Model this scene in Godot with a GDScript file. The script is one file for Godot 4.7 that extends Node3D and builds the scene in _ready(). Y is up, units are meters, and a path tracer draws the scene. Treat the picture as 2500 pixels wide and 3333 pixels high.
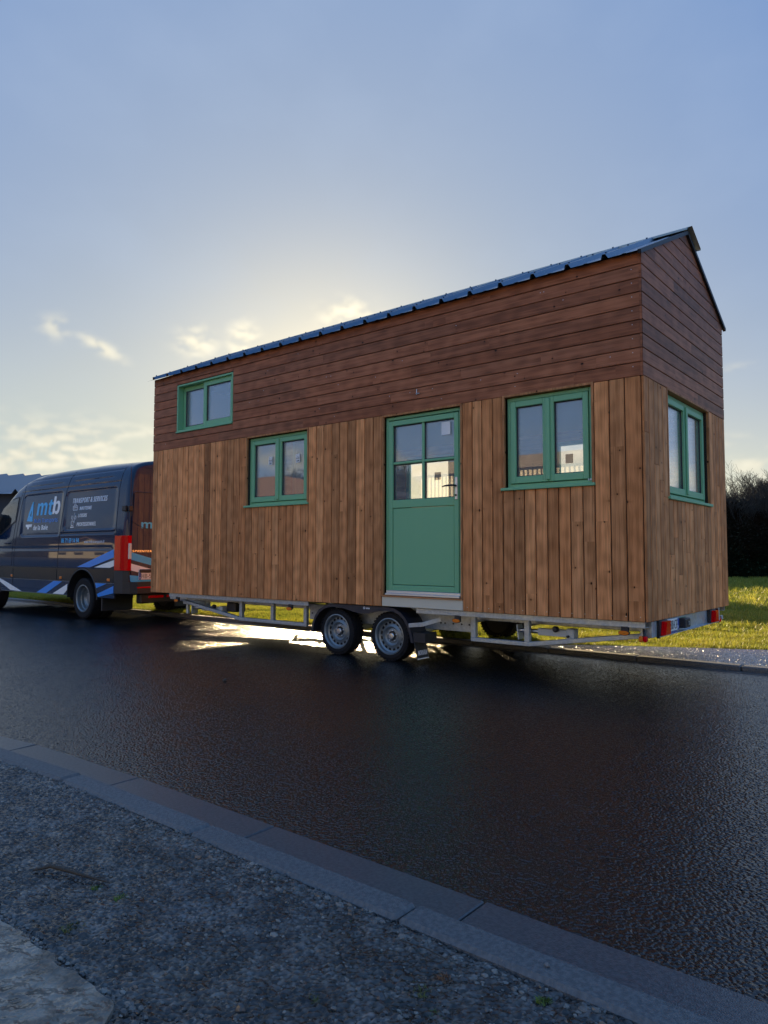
extends Node3D
# A wooden tiny house on a twin-axle trailer behind a dark blue van, against a low winter sun.
# x runs along the house (0 at its rear, minus towards the van), y up, z towards the camera; the house front stands at z = 0.

const SUN_AZ := -43.5
const SUN_EL := 10.6
const EXPOSURE := 2.5
var rng := RandomNumberGenerator.new()
var M := {}


# ---------------------------------------------------------------- mesh building
class MB:
	var v := PackedVector3Array()
	var n := PackedVector3Array()
	var uv := PackedVector2Array()
	var c := PackedColorArray()
	var col := Color(1, 1, 1)
	var axis := 0          # axis along which the grain runs
	var off := Vector2.ZERO

	func uvof(p: Vector3, nn: Vector3) -> Vector2:
		var along := p[axis]
		var k := 0
		var best := 2.0
		for i in 3:
			if i != axis and absf(nn[i]) < best:
				best = absf(nn[i]); k = i
		return Vector2(p[k] / 0.8, along / 2.4) + off

	func tri(a: Vector3, b: Vector3, d: Vector3, na := Vector3.ZERO, nb := Vector3.ZERO, nd := Vector3.ZERO) -> void:
		var f := (b - a).cross(d - a).normalized()
		if na == Vector3.ZERO:
			na = f; nb = f; nd = f
		v.append(a); v.append(d); v.append(b)
		n.append(na); n.append(nd); n.append(nb)
		uv.append(uvof(a, f)); uv.append(uvof(d, f)); uv.append(uvof(b, f))
		c.append(col); c.append(col); c.append(col)

	func quad(a: Vector3, b: Vector3, d: Vector3, e: Vector3) -> void:
		tri(a, b, d); tri(a, d, e)

	func quad_out(a: Vector3, b: Vector3, d: Vector3, e: Vector3, outward: Vector3) -> void:
		if (b - a).cross(d - a).dot(outward) >= 0.0: quad(a, b, d, e)
		else: quad(a, e, d, b)

	func quadn(a: Vector3, b: Vector3, d: Vector3, e: Vector3, na: Vector3, nb: Vector3, nd: Vector3, ne: Vector3) -> void:
		tri(a, b, d, na, nb, nd); tri(a, d, e, na, nd, ne)

	# box with chamfered edges
	func box(lo: Vector3, hi: Vector3, ch := 0.0, t := Transform3D()) -> void:
		ch = minf(ch, minf(hi.x - lo.x, minf(hi.y - lo.y, hi.z - lo.z)) * 0.45)
		if ch <= 0.0:
			var q := []
			for i in 8:
				q.append(t * Vector3(hi.x if i & 1 else lo.x, hi.y if i & 2 else lo.y, hi.z if i & 4 else lo.z))
			quad(q[4], q[5], q[7], q[6]); quad(q[1], q[0], q[2], q[3])
			quad(q[5], q[1], q[3], q[7]); quad(q[0], q[4], q[6], q[2])
			quad(q[6], q[7], q[3], q[2]); quad(q[0], q[1], q[5], q[4])
			return
		var cc := (lo + hi) * 0.5
		var h := (hi - lo) * 0.5
		var P := func(i: int, s: Vector3) -> Vector3:
			var r := Vector3(s.x * h.x, s.y * h.y, s.z * h.z)
			for k in 3:
				if k != i:
					r[k] -= s[k] * ch
			return t * (cc + r)
		for i in 3:
			var j := (i + 1) % 3
			var k := (i + 2) % 3
			for s in [-1.0, 1.0]:
				var w := []
				for jk in [[-1, -1], [1, -1], [1, 1], [-1, 1]]:
					var sv := Vector3.ZERO
					sv[i] = s; sv[j] = jk[0]; sv[k] = jk[1]
					w.append(P.call(i, sv))
				if s > 0: quad(w[0], w[1], w[2], w[3])
				else: quad(w[3], w[2], w[1], w[0])
			for sj in [-1.0, 1.0]:
				for sk in [-1.0, 1.0]:
					var a := Vector3.ZERO
					a[j] = sj; a[k] = sk
					var a0 := a; a0[i] = -1.0
					var a1 := a; a1[i] = 1.0
					var p0: Vector3 = P.call(j, a0)
					var p1: Vector3 = P.call(j, a1)
					var p2: Vector3 = P.call(k, a1)
					var p3: Vector3 = P.call(k, a0)
					quad_out(p0, p1, p2, p3, t.basis * a)
		for sx in [-1.0, 1.0]:
			for sy in [-1.0, 1.0]:
				for sz in [-1.0, 1.0]:
					var s := Vector3(sx, sy, sz)
					var a: Vector3 = P.call(0, s)
					var b: Vector3 = P.call(1, s)
					var d: Vector3 = P.call(2, s)
					if (b - a).cross(d - a).dot(t.basis * s) > 0: tri(a, b, d)
					else: tri(a, d, b)

	func bar(a: Vector3, b: Vector3, w: float, h: float, ch := 0.0, up := Vector3.UP) -> void:
		var d := b - a
		var z := d.normalized()
		if absf(z.dot(up)) > 0.98: up = Vector3.RIGHT
		var x := up.cross(z).normalized()
		var y := z.cross(x)
		box(Vector3(-w / 2, -h / 2, 0), Vector3(w / 2, h / 2, d.length()), ch, Transform3D(Basis(x, y, z), a))

	# polygon in 2D pushed out along a third axis; m maps (x, y, depth) to space
	func prism(poly: PackedVector2Array, d0: float, d1: float, m := Transform3D()) -> void:
		var flip := m.basis.determinant() < 0
		var lo := minf(d0, d1)
		var hi := maxf(d0, d1)
		var ix := Geometry2D.triangulate_polygon(poly)
		for i in range(0, ix.size(), 3):
			var a := poly[ix[i]]
			var b := poly[ix[i + 1]]
			var d := poly[ix[i + 2]]
			if (b - a).cross(d - a) < 0:
				var s := b; b = d; d = s
			var q := [m * Vector3(a.x, a.y, hi), m * Vector3(b.x, b.y, hi), m * Vector3(d.x, d.y, hi)]
			var r := [m * Vector3(a.x, a.y, lo), m * Vector3(b.x, b.y, lo), m * Vector3(d.x, d.y, lo)]
			if flip:
				tri(q[0], q[2], q[1]); tri(r[0], r[1], r[2])
			else:
				tri(q[0], q[1], q[2]); tri(r[0], r[2], r[1])
		var cw := 0.0
		for i in poly.size():
			cw += poly[i].cross(poly[(i + 1) % poly.size()])
		for i in poly.size():
			var a := poly[i]
			var b := poly[(i + 1) % poly.size()]
			if cw < 0:
				var s := a; a = b; b = s
			var q0 := m * Vector3(a.x, a.y, lo)
			var q1 := m * Vector3(b.x, b.y, lo)
			var q2 := m * Vector3(b.x, b.y, hi)
			var q3 := m * Vector3(a.x, a.y, hi)
			if flip: quad(q3, q2, q1, q0)
			else: quad(q0, q1, q2, q3)

	# profile of (radius, height) turned round z of the transform
	func lathe(prof: Array, seg: int, t := Transform3D(), smooth := false) -> void:
		for i in prof.size() - 1:
			var p: Vector2 = prof[i]
			var q: Vector2 = prof[i + 1]
			var nn := Vector2(q.y - p.y, -(q.x - p.x)).normalized()
			for k in seg:
				var a0 := TAU * k / seg
				var a1 := TAU * (k + 1) / seg
				var e0 := Vector3(cos(a0), sin(a0), 0)
				var e1 := Vector3(cos(a1), sin(a1), 0)
				var A := t * (e0 * p.x + Vector3(0, 0, p.y))
				var B := t * (e1 * p.x + Vector3(0, 0, p.y))
				var C := t * (e1 * q.x + Vector3(0, 0, q.y))
				var D := t * (e0 * q.x + Vector3(0, 0, q.y))
				var n0 := (t.basis * (e0 * nn.x + Vector3(0, 0, nn.y))).normalized()
				var n1 := (t.basis * (e1 * nn.x + Vector3(0, 0, nn.y))).normalized()
				if p.x > 1e-5: tri(A, B, C, n0, n1, n1)
				if q.x > 1e-5: tri(A, C, D, n0, n1, n0)

	func tube(pts: Array, rad: Array, seg := 6) -> void:
		var rings := []
		var ref := Vector3(0.31, 0.17, 0.93).normalized()
		for i in pts.size():
			var d: Vector3 = (pts[mini(i + 1, pts.size() - 1)] - pts[maxi(i - 1, 0)]).normalized()
			var x := ref.cross(d).normalized()
			var y := d.cross(x)
			var ring := []
			for k in seg:
				var a := TAU * k / seg
				var e := x * cos(a) + y * sin(a)
				ring.append([pts[i] + e * rad[i], e])
			rings.append(ring)
		for i in pts.size() - 1:
			for k in seg:
				var a = rings[i][k]
				var b = rings[i][(k + 1) % seg]
				var cc = rings[i + 1][(k + 1) % seg]
				var d = rings[i + 1][k]
				quadn(a[0], b[0], cc[0], d[0], a[1], b[1], cc[1], d[1])
		for k in seg:
			tri(pts[0], rings[0][(k + 1) % seg][0], rings[0][k][0])
			tri(pts[-1], rings[-1][k][0], rings[-1][(k + 1) % seg][0])

	func mesh() -> ArrayMesh:
		var a := []
		a.resize(Mesh.ARRAY_MAX)
		a[Mesh.ARRAY_VERTEX] = v
		a[Mesh.ARRAY_NORMAL] = n
		a[Mesh.ARRAY_TEX_UV] = uv
		a[Mesh.ARRAY_COLOR] = c
		var m := ArrayMesh.new()
		m.add_surface_from_arrays(Mesh.PRIMITIVE_TRIANGLES, a)
		return m


# ---------------------------------------------------------------- naming things
var used := {}

func numbered(called: String) -> String:
	var k: int = used.get(called, 0)
	used[called] = k + 1
	return called if k == 0 else "%s_%03d" % [called, k]

func thing(called: String, label: String, category: String, at := Vector3.ZERO, group := "") -> Node3D:
	var o := Node3D.new()
	o.name = numbered(called)
	o.position = at
	tag(o, label, category, group)
	add_child(o, true)
	return o

func tag(o: Node, label: String, category: String, group := "", kind := "") -> void:
	if label: o.set_meta("label", label)
	if category: o.set_meta("category", category)
	if group: o.set_meta("group", group)
	if kind: o.set_meta("kind", kind)

# a part: its shape is given in world coordinates
func part(called: String, mb: MB, m: Material, parent: Node3D) -> MeshInstance3D:
	var mi := MeshInstance3D.new()
	mi.name = called
	mi.mesh = mb.mesh()
	mi.material_override = m
	var p := parent
	var base := Vector3.ZERO
	while p != null and p != self:
		base += p.position
		p = p.get_parent() as Node3D
	mi.position = -base
	parent.add_child(mi, true)
	return mi

func node_part(called: String, parent: Node3D) -> Node3D:
	var o := Node3D.new()
	o.name = called
	parent.add_child(o, true)
	return o

func struct(called: String, mb: MB, m: Material) -> MeshInstance3D:
	var mi := MeshInstance3D.new()
	mi.name = numbered(called)
	mi.mesh = mb.mesh()
	mi.material_override = m
	mi.set_meta("kind", "structure")
	add_child(mi, true)
	return mi

func text(called: String, s: String, at: Vector3, width: float, height: float, m: Material, parent: Node3D, yaw := 0.0, slant := 0.0, serif := false, bold := true, tilt := 0.0) -> MeshInstance3D:
	var f := SystemFont.new()
	f.font_names = PackedStringArray(["Droid Serif" if serif else "Droid Sans"])
	f.font_weight = 700 if bold else 400
	var t := TextMesh.new()
	t.text = s
	t.font = f
	t.font_size = 64
	t.pixel_size = 0.01
	t.depth = 0.03
	t.curve_step = 2.0
	t.horizontal_alignment = HORIZONTAL_ALIGNMENT_CENTER
	t.vertical_alignment = VERTICAL_ALIGNMENT_CENTER
	var bb := t.get_aabb()
	var sx := width / maxf(bb.size.x, 0.001)
	var sy := height / maxf(bb.size.y, 0.001)
	var mi := MeshInstance3D.new()
	mi.name = called
	mi.mesh = t
	mi.material_override = m
	var bs := Basis(Vector3(sx, 0, 0), Vector3(slant * sy, sy, 0), Vector3(0, 0, 0.06))
	var r := Basis(Vector3.UP, yaw) * Basis(Vector3.RIGHT, tilt)
	var base := Vector3.ZERO
	var p := parent
	while p != null and p != self:
		base += p.position
		p = p.get_parent() as Node3D
	var ctr := bb.position + bb.size * 0.5
	mi.transform = Transform3D(r * bs, at - base - r * (bs * Vector3(ctr.x, ctr.y, 0)))
	parent.add_child(mi, true)
	return mi


# ---------------------------------------------------------------- materials
func lin(r: float, g: float, b: float) -> Color:
	return Color(r, g, b).linear_to_srgb()

func mat(called: String, c: Color, rough := 0.6, metal := 0.0) -> StandardMaterial3D:
	var m := StandardMaterial3D.new()
	m.resource_name = called
	m.albedo_color = c
	m.roughness = rough
	m.metallic = metal
	M[called] = m
	return m

func noise_tex(size: int, kind: int, freq: float, sd: int, octaves := 3, ramp: Gradient = null, as_normal := false, bump := 4.0) -> NoiseTexture2D:
	var f := FastNoiseLite.new()
	f.noise_type = kind
	f.seed = sd
	f.frequency = freq
	f.fractal_octaves = octaves
	f.cellular_return_type = FastNoiseLite.RETURN_DISTANCE
	var t := NoiseTexture2D.new()
	t.width = size
	t.height = size
	t.seamless = true
	t.noise = f
	if ramp: t.color_ramp = ramp
	t.as_normal_map = as_normal
	t.bump_strength = bump
	return t

func ramp2(a: Color, b: Color, p0 := 0.0, p1 := 1.0) -> Gradient:
	var g := Gradient.new()
	g.offsets = PackedFloat32Array([p0, p1])
	g.colors = PackedColorArray([a, b])
	return g

func world_uv(m: StandardMaterial3D, metres: float) -> void:
	m.uv1_triplanar = true
	m.uv1_world_triplanar = true
	m.uv1_scale = Vector3.ONE / metres
	m.uv1_triplanar_sharpness = 4.0

func wood_image() -> ImageTexture:
	var w := 768
	var h := 1280
	var a := FastNoiseLite.new(); a.seed = 11; a.frequency = 1.0; a.noise_type = FastNoiseLite.TYPE_SIMPLEX_SMOOTH; a.fractal_type = FastNoiseLite.FRACTAL_NONE
	var knots := []
	var r := RandomNumberGenerator.new(); r.seed = 5
	for i in 15:
		knots.append([r.randf(), r.randf(), r.randf_range(0.0035, 0.009)])
	var data := PackedByteArray()
	data.resize(w * h * 3)
	var at := 0
	for y in h:
		var vy := float(y) / h * 2.4
		var near := []
		for k in knots:
			var dy: float = absf(k[1] * 2.4 - vy)
			if dy < 0.12: near.append(k)
		for x in w:
			var ux := float(x) / w * 0.8
			var warp := 0.0
			var dark := 0.0
			for k in near:
				var dx: float = ux - k[0] * 0.8
				var dy: float = vy - k[1] * 2.4
				var rr: float = k[2]
				var d := sqrt(dx * dx + dy * dy * 0.35)
				warp += dx * exp(-d / (rr * 2.2)) * 1.6
				dark += 0.75 * clampf(1.0 - (d - rr * 0.55) / (rr * 0.5), 0.0, 1.0) + 0.28 * exp(-absf(dx) / (rr * 3.0) - absf(dy) / (rr * 1.2))
			var u := ux + warp
			var band := a.get_noise_2d(u * 26.0, vy * 0.7)
			var streak := a.get_noise_2d(u * 150.0 + 40.0, vy * 2.2)
			var fine := a.get_noise_2d(u * 520.0 + 90.0, vy * 9.0)
			var cloud := a.get_noise_2d(u * 7.0 + 9.0, vy * 5.0 + 3.0)
			var ring := 0.5 + 0.5 * sin((u * 160.0 + band * 5.0 + cloud * 2.0))
			var t := 0.88 + 0.09 * band + 0.07 * streak + 0.05 * fine + 0.09 * cloud + 0.04 * ring
			t *= 1.0 - clampf(dark, 0.0, 0.8)
			t = clampf(t, 0.0, 1.0)
			data[at] = int(255.0 * t)
			data[at + 1] = int(255.0 * clampf(pow(t, 1.12), 0, 1))
			data[at + 2] = int(255.0 * clampf(pow(t, 1.25), 0, 1))
			at += 3
	return ImageTexture.create_from_image(Image.create_from_data(w, h, false, Image.FORMAT_RGB8, data))

func make_materials() -> void:
	var wood_tex := wood_image()
	var w := mat("larch_boards", lin(0.86, 0.372, 0.15), 0.6)
	w.albedo_texture = wood_tex
	w.vertex_color_use_as_albedo = true
	w.metallic_specular = 0.25
	w.heightmap_enabled = true
	w.heightmap_texture = wood_tex
	w.heightmap_scale = 0.12
	var w2: StandardMaterial3D = w.duplicate()
	w2.resource_name = "thermo_boards"
	w2.albedo_color = lin(0.40, 0.148, 0.072)
	w2.roughness = 0.5
	w2.metallic_specular = 0.3
	M["thermo_boards"] = w2
	var tr: StandardMaterial3D = w.duplicate()
	tr.albedo_color = lin(0.58, 0.27, 0.12)
	M["trim"] = tr
	mat("membrane", lin(0.03, 0.022, 0.018), 0.8)
	mat("lining", lin(0.34, 0.24, 0.16), 0.7)
	var g := mat("green_paint", lin(0.165, 0.42, 0.225), 0.45)
	g.normal_enabled = true
	g.normal_texture = noise_tex(256, FastNoiseLite.TYPE_SIMPLEX, 0.06, 3, 3, null, true, 0.7)
	world_uv(g, 0.2)
	mat("gasket", lin(0.012, 0.012, 0.013), 0.6)
	var gl := mat("glass", Color(0.9, 0.97, 1.0, 0.03), 0.0)
	gl.transparency = BaseMaterial3D.TRANSPARENCY_ALPHA
	var paper := mat("paper", lin(0.78, 0.79, 0.8), 0.8)
	paper.backlight_enabled = true
	paper.backlight = Color(0.25, 0.25, 0.24)
	mat("ink", lin(0.02, 0.025, 0.03), 0.7)
	mat("steel_bright", lin(0.6, 0.61, 0.62), 0.28, 1.0)
	mat("aluminium", lin(0.62, 0.64, 0.66), 0.38, 0.8)
	mat("beige_board", lin(0.62, 0.57, 0.45), 0.6)
	var roof := mat("roof_metal", lin(0.05, 0.11, 0.19), 0.25, 0.3)
	roof.clearcoat_enabled = true
	roof.clearcoat = 0.4
	roof.clearcoat_roughness = 0.2
	var cap := mat("flashing", lin(0.33, 0.36, 0.34), 0.4, 0.4)
	cap.metallic_specular = 0.5
	var gz := mat("galvanised", Color.WHITE, 0.42, 0.75)
	gz.albedo_texture = noise_tex(512, FastNoiseLite.TYPE_CELLULAR, 0.035, 9, 3, ramp2(lin(0.36, 0.41, 0.45), lin(0.50, 0.56, 0.60), 0.1, 0.9))
	gz.roughness_texture = noise_tex(256, FastNoiseLite.TYPE_SIMPLEX, 0.02, 4, 4, ramp2(Color(0.55, 0.55, 0.55), Color(1, 1, 1)))
	gz.roughness = 0.6
	world_uv(gz, 0.6)
	var rub := mat("tyre_rubber", lin(0.014, 0.014, 0.016), 0.75)
	rub.metallic_specular = 0.3
	mat("wheel_silver", lin(0.19, 0.225, 0.25), 0.36, 0.5)
	mat("wheel_dark", lin(0.02, 0.02, 0.022), 0.7)
	mat("black_plastic", lin(0.016, 0.017, 0.021), 0.5)
	mat("mudguard_plastic", lin(0.016, 0.02, 0.032), 0.38)
	var red := mat("red_lens", lin(0.62, 0.002, 0.006), 0.15)
	red.metallic_specular = 0.25
	var amber := mat("amber_lens", lin(0.85, 0.22, 0.015), 0.15)
	amber.backlight_enabled = true
	amber.backlight = Color(0.6, 0.25, 0.02)
	mat("clear_lens", lin(0.62, 0.60, 0.56), 0.12)
	mat("plate_white", lin(0.75, 0.75, 0.74), 0.4)
	mat("plate_blue", lin(0.02, 0.07, 0.32), 0.4)
	mat("plate_black", lin(0.012, 0.012, 0.014), 0.5)
	mat("green_sticker", lin(0.1, 0.32, 0.25), 0.5)
	mat("jack_grey", lin(0.48, 0.52, 0.52), 0.45, 0.2)
	# van
	var van := mat("van_paint", lin(0.002, 0.02, 0.062), 0.2)
	van.metallic_specular = 0.2
	van.clearcoat_enabled = true
	van.clearcoat = 0.6
	van.clearcoat_roughness = 0.02
	var vp := mat("van_lower", lin(0.004, 0.014, 0.026), 0.22)
	vp.metallic_specular = 0.28
	mat("seam", lin(0.004, 0.006, 0.012), 0.5)
	mat("decal_white", lin(0.86, 0.87, 0.88), 0.3)
	mat("decal_blue", lin(0.004, 0.25, 0.80), 0.3)
	mat("decal_cyan", lin(0.01, 0.43, 0.82), 0.3)
	mat("decal_pale", lin(0.72, 0.80, 0.90), 0.3)
	var tint := mat("tinted_glass", Color(0.10, 0.13, 0.15, 0.35), 0.0)
	tint.transparency = BaseMaterial3D.TRANSPARENCY_ALPHA
	mat("dark_glass", lin(0.01, 0.015, 0.02), 0.03)
	mat("chrome", lin(0.75, 0.75, 0.76), 0.12, 1.0)
	# ground
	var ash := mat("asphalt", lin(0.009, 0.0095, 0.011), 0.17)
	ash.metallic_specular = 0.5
	ash.vertex_color_use_as_albedo = true
	world_uv(ash, 1.7)
	var pav: StandardMaterial3D = ash.duplicate()
	pav.resource_name = "chippings"
	pav.albedo_color = lin(0.10, 0.098, 0.10)
	pav.roughness = 0.3
	M["chippings"] = pav
	var con := mat("concrete", Color.WHITE, 0.55)
	con.albedo_texture = noise_tex(512, FastNoiseLite.TYPE_SIMPLEX, 0.05, 41, 5, ramp2(lin(0.075, 0.082, 0.09), lin(0.145, 0.15, 0.155), 0.15, 0.85))
	con.heightmap_enabled = true
	con.heightmap_texture = noise_tex(512, FastNoiseLite.TYPE_SIMPLEX, 0.16, 42, 4)
	con.heightmap_scale = 0.25
	con.vertex_color_use_as_albedo = true
	world_uv(con, 0.6)
	var wetc: StandardMaterial3D = con.duplicate()
	wetc.resource_name = "wet_concrete"
	wetc.albedo_color = Color(0.8, 0.8, 0.82)
	wetc.roughness = 0.3
	wetc.heightmap_scale = 0.08
	M["wet_concrete"] = wetc
	var dirt := mat("wet_dirt", Color.WHITE, 0.17)
	dirt.vertex_color_use_as_albedo = true
	dirt.albedo_texture = noise_tex(512, FastNoiseLite.TYPE_SIMPLEX, 0.012, 51, 5, ramp2(Color(0.55, 0.55, 0.55), Color(1, 1, 1), 0.2, 0.8))
	world_uv(dirt, 1.1)
	mat("wet_dirt_plain", lin(0.06, 0.058, 0.052), 0.4)
	var mud := mat("pale_mud", Color.WHITE, 0.30)
	mud.albedo_texture = noise_tex(512, FastNoiseLite.TYPE_SIMPLEX, 0.012, 61, 5, ramp2(lin(0.10, 0.09, 0.075), lin(0.26, 0.23, 0.19), 0.2, 0.8))
	mud.roughness_texture = noise_tex(512, FastNoiseLite.TYPE_SIMPLEX, 0.008, 62, 4, ramp2(Color(0.3, 0.3, 0.3), Color(1, 1, 1), 0.35, 0.7))
	mud.roughness = 0.55
	mud.heightmap_enabled = true
	mud.heightmap_texture = noise_tex(512, FastNoiseLite.TYPE_SIMPLEX, 0.018, 63, 4)
	mud.heightmap_scale = 1.6
	world_uv(mud, 0.9)
	var soil := mat("soil", lin(0.05, 0.06, 0.022), 0.9)
	soil.albedo_texture = noise_tex(512, FastNoiseLite.TYPE_SIMPLEX, 0.03, 71, 4, ramp2(Color(0.6, 0.6, 0.6), Color(1, 1, 1)))
	world_uv(soil, 3.0)
	var stone := mat("stone", Color.WHITE, 0.2)
	stone.vertex_color_use_as_albedo = true
	var gr := mat("grass_blade", Color.WHITE, 0.5)
	gr.vertex_color_use_as_albedo = true
	gr.backlight_enabled = true
	gr.backlight = Color(1.0, 1.0, 1.0)
	var leaf := mat("hedge_leaf", Color.WHITE, 1.0)
	leaf.specular_mode = BaseMaterial3D.SPECULAR_DISABLED
	leaf.vertex_color_use_as_albedo = true
	mat("bark", lin(0.045, 0.038, 0.03), 0.85)
	mat("hedge_core_dark", lin(0.012, 0.012, 0.010), 0.95)
	mat("moss", lin(0.10, 0.13, 0.02), 0.9)
	# buildings
	mat("shed_roof", lin(0.22, 0.25, 0.29), 0.4, 0.3)
	mat("shed_dark", lin(0.03, 0.035, 0.045), 0.6)
	mat("cladding_beige", lin(0.50, 0.46, 0.38), 0.5, 0.1)
	mat("render_cream", lin(0.62, 0.57, 0.47), 0.8)
	mat("roof_brown", lin(0.12, 0.045, 0.032), 0.7)
	mat("barn_brown", lin(0.12, 0.06, 0.045), 0.8)
	mat("fascia_brown", lin(0.10, 0.07, 0.055), 0.5)


# ---------------------------------------------------------------- camera, sky, sun
func sun_dir() -> Vector3:
	var a := deg_to_rad(SUN_AZ)
	var e := deg_to_rad(SUN_EL)
	return Vector3(sin(a) * cos(e), sin(e), -cos(a) * cos(e))

func sky_color(d: Vector3, s: Vector3, cn: FastNoiseLite, fine: bool) -> Vector3:
	var el := rad_to_deg(asin(clampf(d.y, -1, 1)))
	var g := rad_to_deg(acos(clampf(d.dot(s), -1, 1)))
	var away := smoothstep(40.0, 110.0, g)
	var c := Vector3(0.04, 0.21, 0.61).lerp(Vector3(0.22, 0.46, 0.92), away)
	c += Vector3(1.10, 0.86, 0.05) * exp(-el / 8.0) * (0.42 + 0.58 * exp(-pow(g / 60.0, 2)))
	c += Vector3(0.60, 0.43, 0.14) * exp(-pow(g / 11.0, 2))
	c += Vector3(0.37, 0.28, 0.0) * exp(-pow(g / 45.0, 2))
	c += Vector3(5.0, 4.2, 3.0) * exp(-pow(g / 3.2, 2))
	# clouds
	var az := rad_to_deg(atan2(d.x, -d.z))
	var x := az * 1.0
	var y := el * 2.3
	var n := cn.get_noise_2d(x * 2.6, y * 2.8)
	var n2 := cn.get_noise_2d(x * 0.45 + 300.0, y * 0.8 + 70.0)
	var low := exp(-pow((el - 7.0) / 2.6, 2))
	var mask := 0.0
	mask = maxf(mask, low * clampf(n2 * 2.2 + 0.35 + 0.9 * exp(-pow((az + 66.0) / 9.0, 2)) - 0.3 * exp(-pow((az + 15.0) / 12.0, 2)), 0.0, 1.0))
	# wisp over the van and puffs beside the sun
	var wl := (az + 61.2) * 0.9 - (el - 15.2) * 0.45
	var wd := (el - 15.2) * 0.9 + (az + 61.2) * 0.45
	mask = maxf(mask, 0.9 * exp(-pow(wl / 1.9, 2) - pow(wd / 0.55, 2)))
	mask = maxf(mask, 0.7 * exp(-pow((az + 64.4) / 1.2, 2) - pow((el - 16.3) / 0.9, 2)))
	mask = maxf(mask, 0.95 * exp(-pow((az + 54.2) / 1.7, 2) - pow((el - 16.2) / 1.2, 2)))
	mask = maxf(mask, 1.1 * exp(-pow((az + 50.6) / 1.3, 2) - pow((el - 16.6) / 1.4, 2)))
	mask = maxf(mask, 1.1 * exp(-pow((az + 42.0) / 2.4, 2) - pow((el - 18.7) / 1.3, 2)))
	mask = maxf(mask, 0.5 * exp(-pow((az + 13.5) / 2.2, 2) - pow((el - 8.3) / 0.5, 2)))
	mask = maxf(mask, 0.4 * exp(-pow((az + 12.5) / 1.5, 2) - pow((el - 13.4) / 0.35, 2)))
	mask = maxf(mask, 0.35 * exp(-pow((az + 77.0) / 2.0, 2) - pow((el - 37.0) / 1.3, 2)))
	# thin high veil
	var veil := clampf(cn.get_noise_2d(x * 0.3 + 20.0, y * 0.22 + 500.0) * 0.9 + 0.1, 0.0, 1.0)
	c = c.lerp(Vector3(0.46, 0.56, 0.72) * (1.0 + 0.5 * exp(-g / 20.0)), veil * 0.16 * clampf(el / 15.0, 0.0, 1.0))
	var cloud := clampf((n * 1.5 + 0.55) * 1.3, 0.0, 1.0) * mask
	cloud = cloud * cloud * (3.0 - 2.0 * cloud)
	var lit := Vector3(0.92, 0.87, 0.70).lerp(Vector3(1.35, 1.22, 0.92), exp(-pow(g / 15.0, 2)))
	var dusk := 0.55 * exp(-pow((el - 7.0) / 5.0, 2)) * exp(-pow((az + 72.0) / 20.0, 2))
	c = c.lerp(Vector3(0.54, 0.62, 0.62), dusk)
	if el > 0.5:
		c = c.lerp(lit * (0.93 + 0.25 * n), cloud * 0.85)
	return c / EXPOSURE

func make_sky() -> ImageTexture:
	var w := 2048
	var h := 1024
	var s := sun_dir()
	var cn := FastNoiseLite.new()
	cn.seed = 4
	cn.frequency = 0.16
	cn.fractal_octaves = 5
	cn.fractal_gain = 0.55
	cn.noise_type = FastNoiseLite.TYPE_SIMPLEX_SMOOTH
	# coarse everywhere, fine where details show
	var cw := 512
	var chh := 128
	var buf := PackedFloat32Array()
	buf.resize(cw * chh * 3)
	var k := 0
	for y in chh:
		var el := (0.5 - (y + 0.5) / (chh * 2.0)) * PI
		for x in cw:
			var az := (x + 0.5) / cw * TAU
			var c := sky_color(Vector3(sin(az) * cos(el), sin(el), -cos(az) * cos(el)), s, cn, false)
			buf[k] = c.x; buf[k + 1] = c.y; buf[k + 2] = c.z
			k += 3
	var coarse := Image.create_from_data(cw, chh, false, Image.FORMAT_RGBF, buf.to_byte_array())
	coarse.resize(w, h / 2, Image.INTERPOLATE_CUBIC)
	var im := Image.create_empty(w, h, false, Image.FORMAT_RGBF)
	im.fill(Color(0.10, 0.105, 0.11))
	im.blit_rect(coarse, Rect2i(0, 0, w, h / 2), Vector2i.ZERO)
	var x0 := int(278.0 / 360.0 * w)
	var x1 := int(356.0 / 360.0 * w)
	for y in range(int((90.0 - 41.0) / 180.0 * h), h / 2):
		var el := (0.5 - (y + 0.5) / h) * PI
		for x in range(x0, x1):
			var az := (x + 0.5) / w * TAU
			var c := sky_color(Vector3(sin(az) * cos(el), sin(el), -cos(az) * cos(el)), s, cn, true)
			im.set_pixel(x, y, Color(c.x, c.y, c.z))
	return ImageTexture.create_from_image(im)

func make_world() -> void:
	var cam := Camera3D.new()
	cam.name = "camera"
	cam.fov = 71.5042
	cam.keep_aspect = Camera3D.KEEP_HEIGHT
	cam.near = 0.05
	cam.far = 2000.0
	cam.position = Vector3(1.9805, 1.1091, 5.7553)
	cam.rotation = Vector3(0.058973, 0.684998, 0.00197)
	cam.current = true
	add_child(cam)
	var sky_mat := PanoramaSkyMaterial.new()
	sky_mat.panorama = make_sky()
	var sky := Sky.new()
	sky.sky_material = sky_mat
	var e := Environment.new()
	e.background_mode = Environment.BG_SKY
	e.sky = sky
	e.tonemap_mode = Environment.TONE_MAPPER_LINEAR
	e.tonemap_exposure = EXPOSURE
	e.sdfgi_enabled = true
	e.ssao_enabled = true
	e.ssil_enabled = true
	var we := WorldEnvironment.new()
	we.name = "world_environment"
	we.environment = e
	add_child(we)
	var sun := DirectionalLight3D.new()
	sun.name = "sun"
	sun.light_color = Color(1.0, 0.88, 0.68)
	sun.light_energy = 1.6
	sun.light_angular_distance = 0.6
	sun.shadow_enabled = true
	add_child(sun)
	sun.look_at_from_position(sun_dir() * 50.0, Vector3.ZERO)


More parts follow.
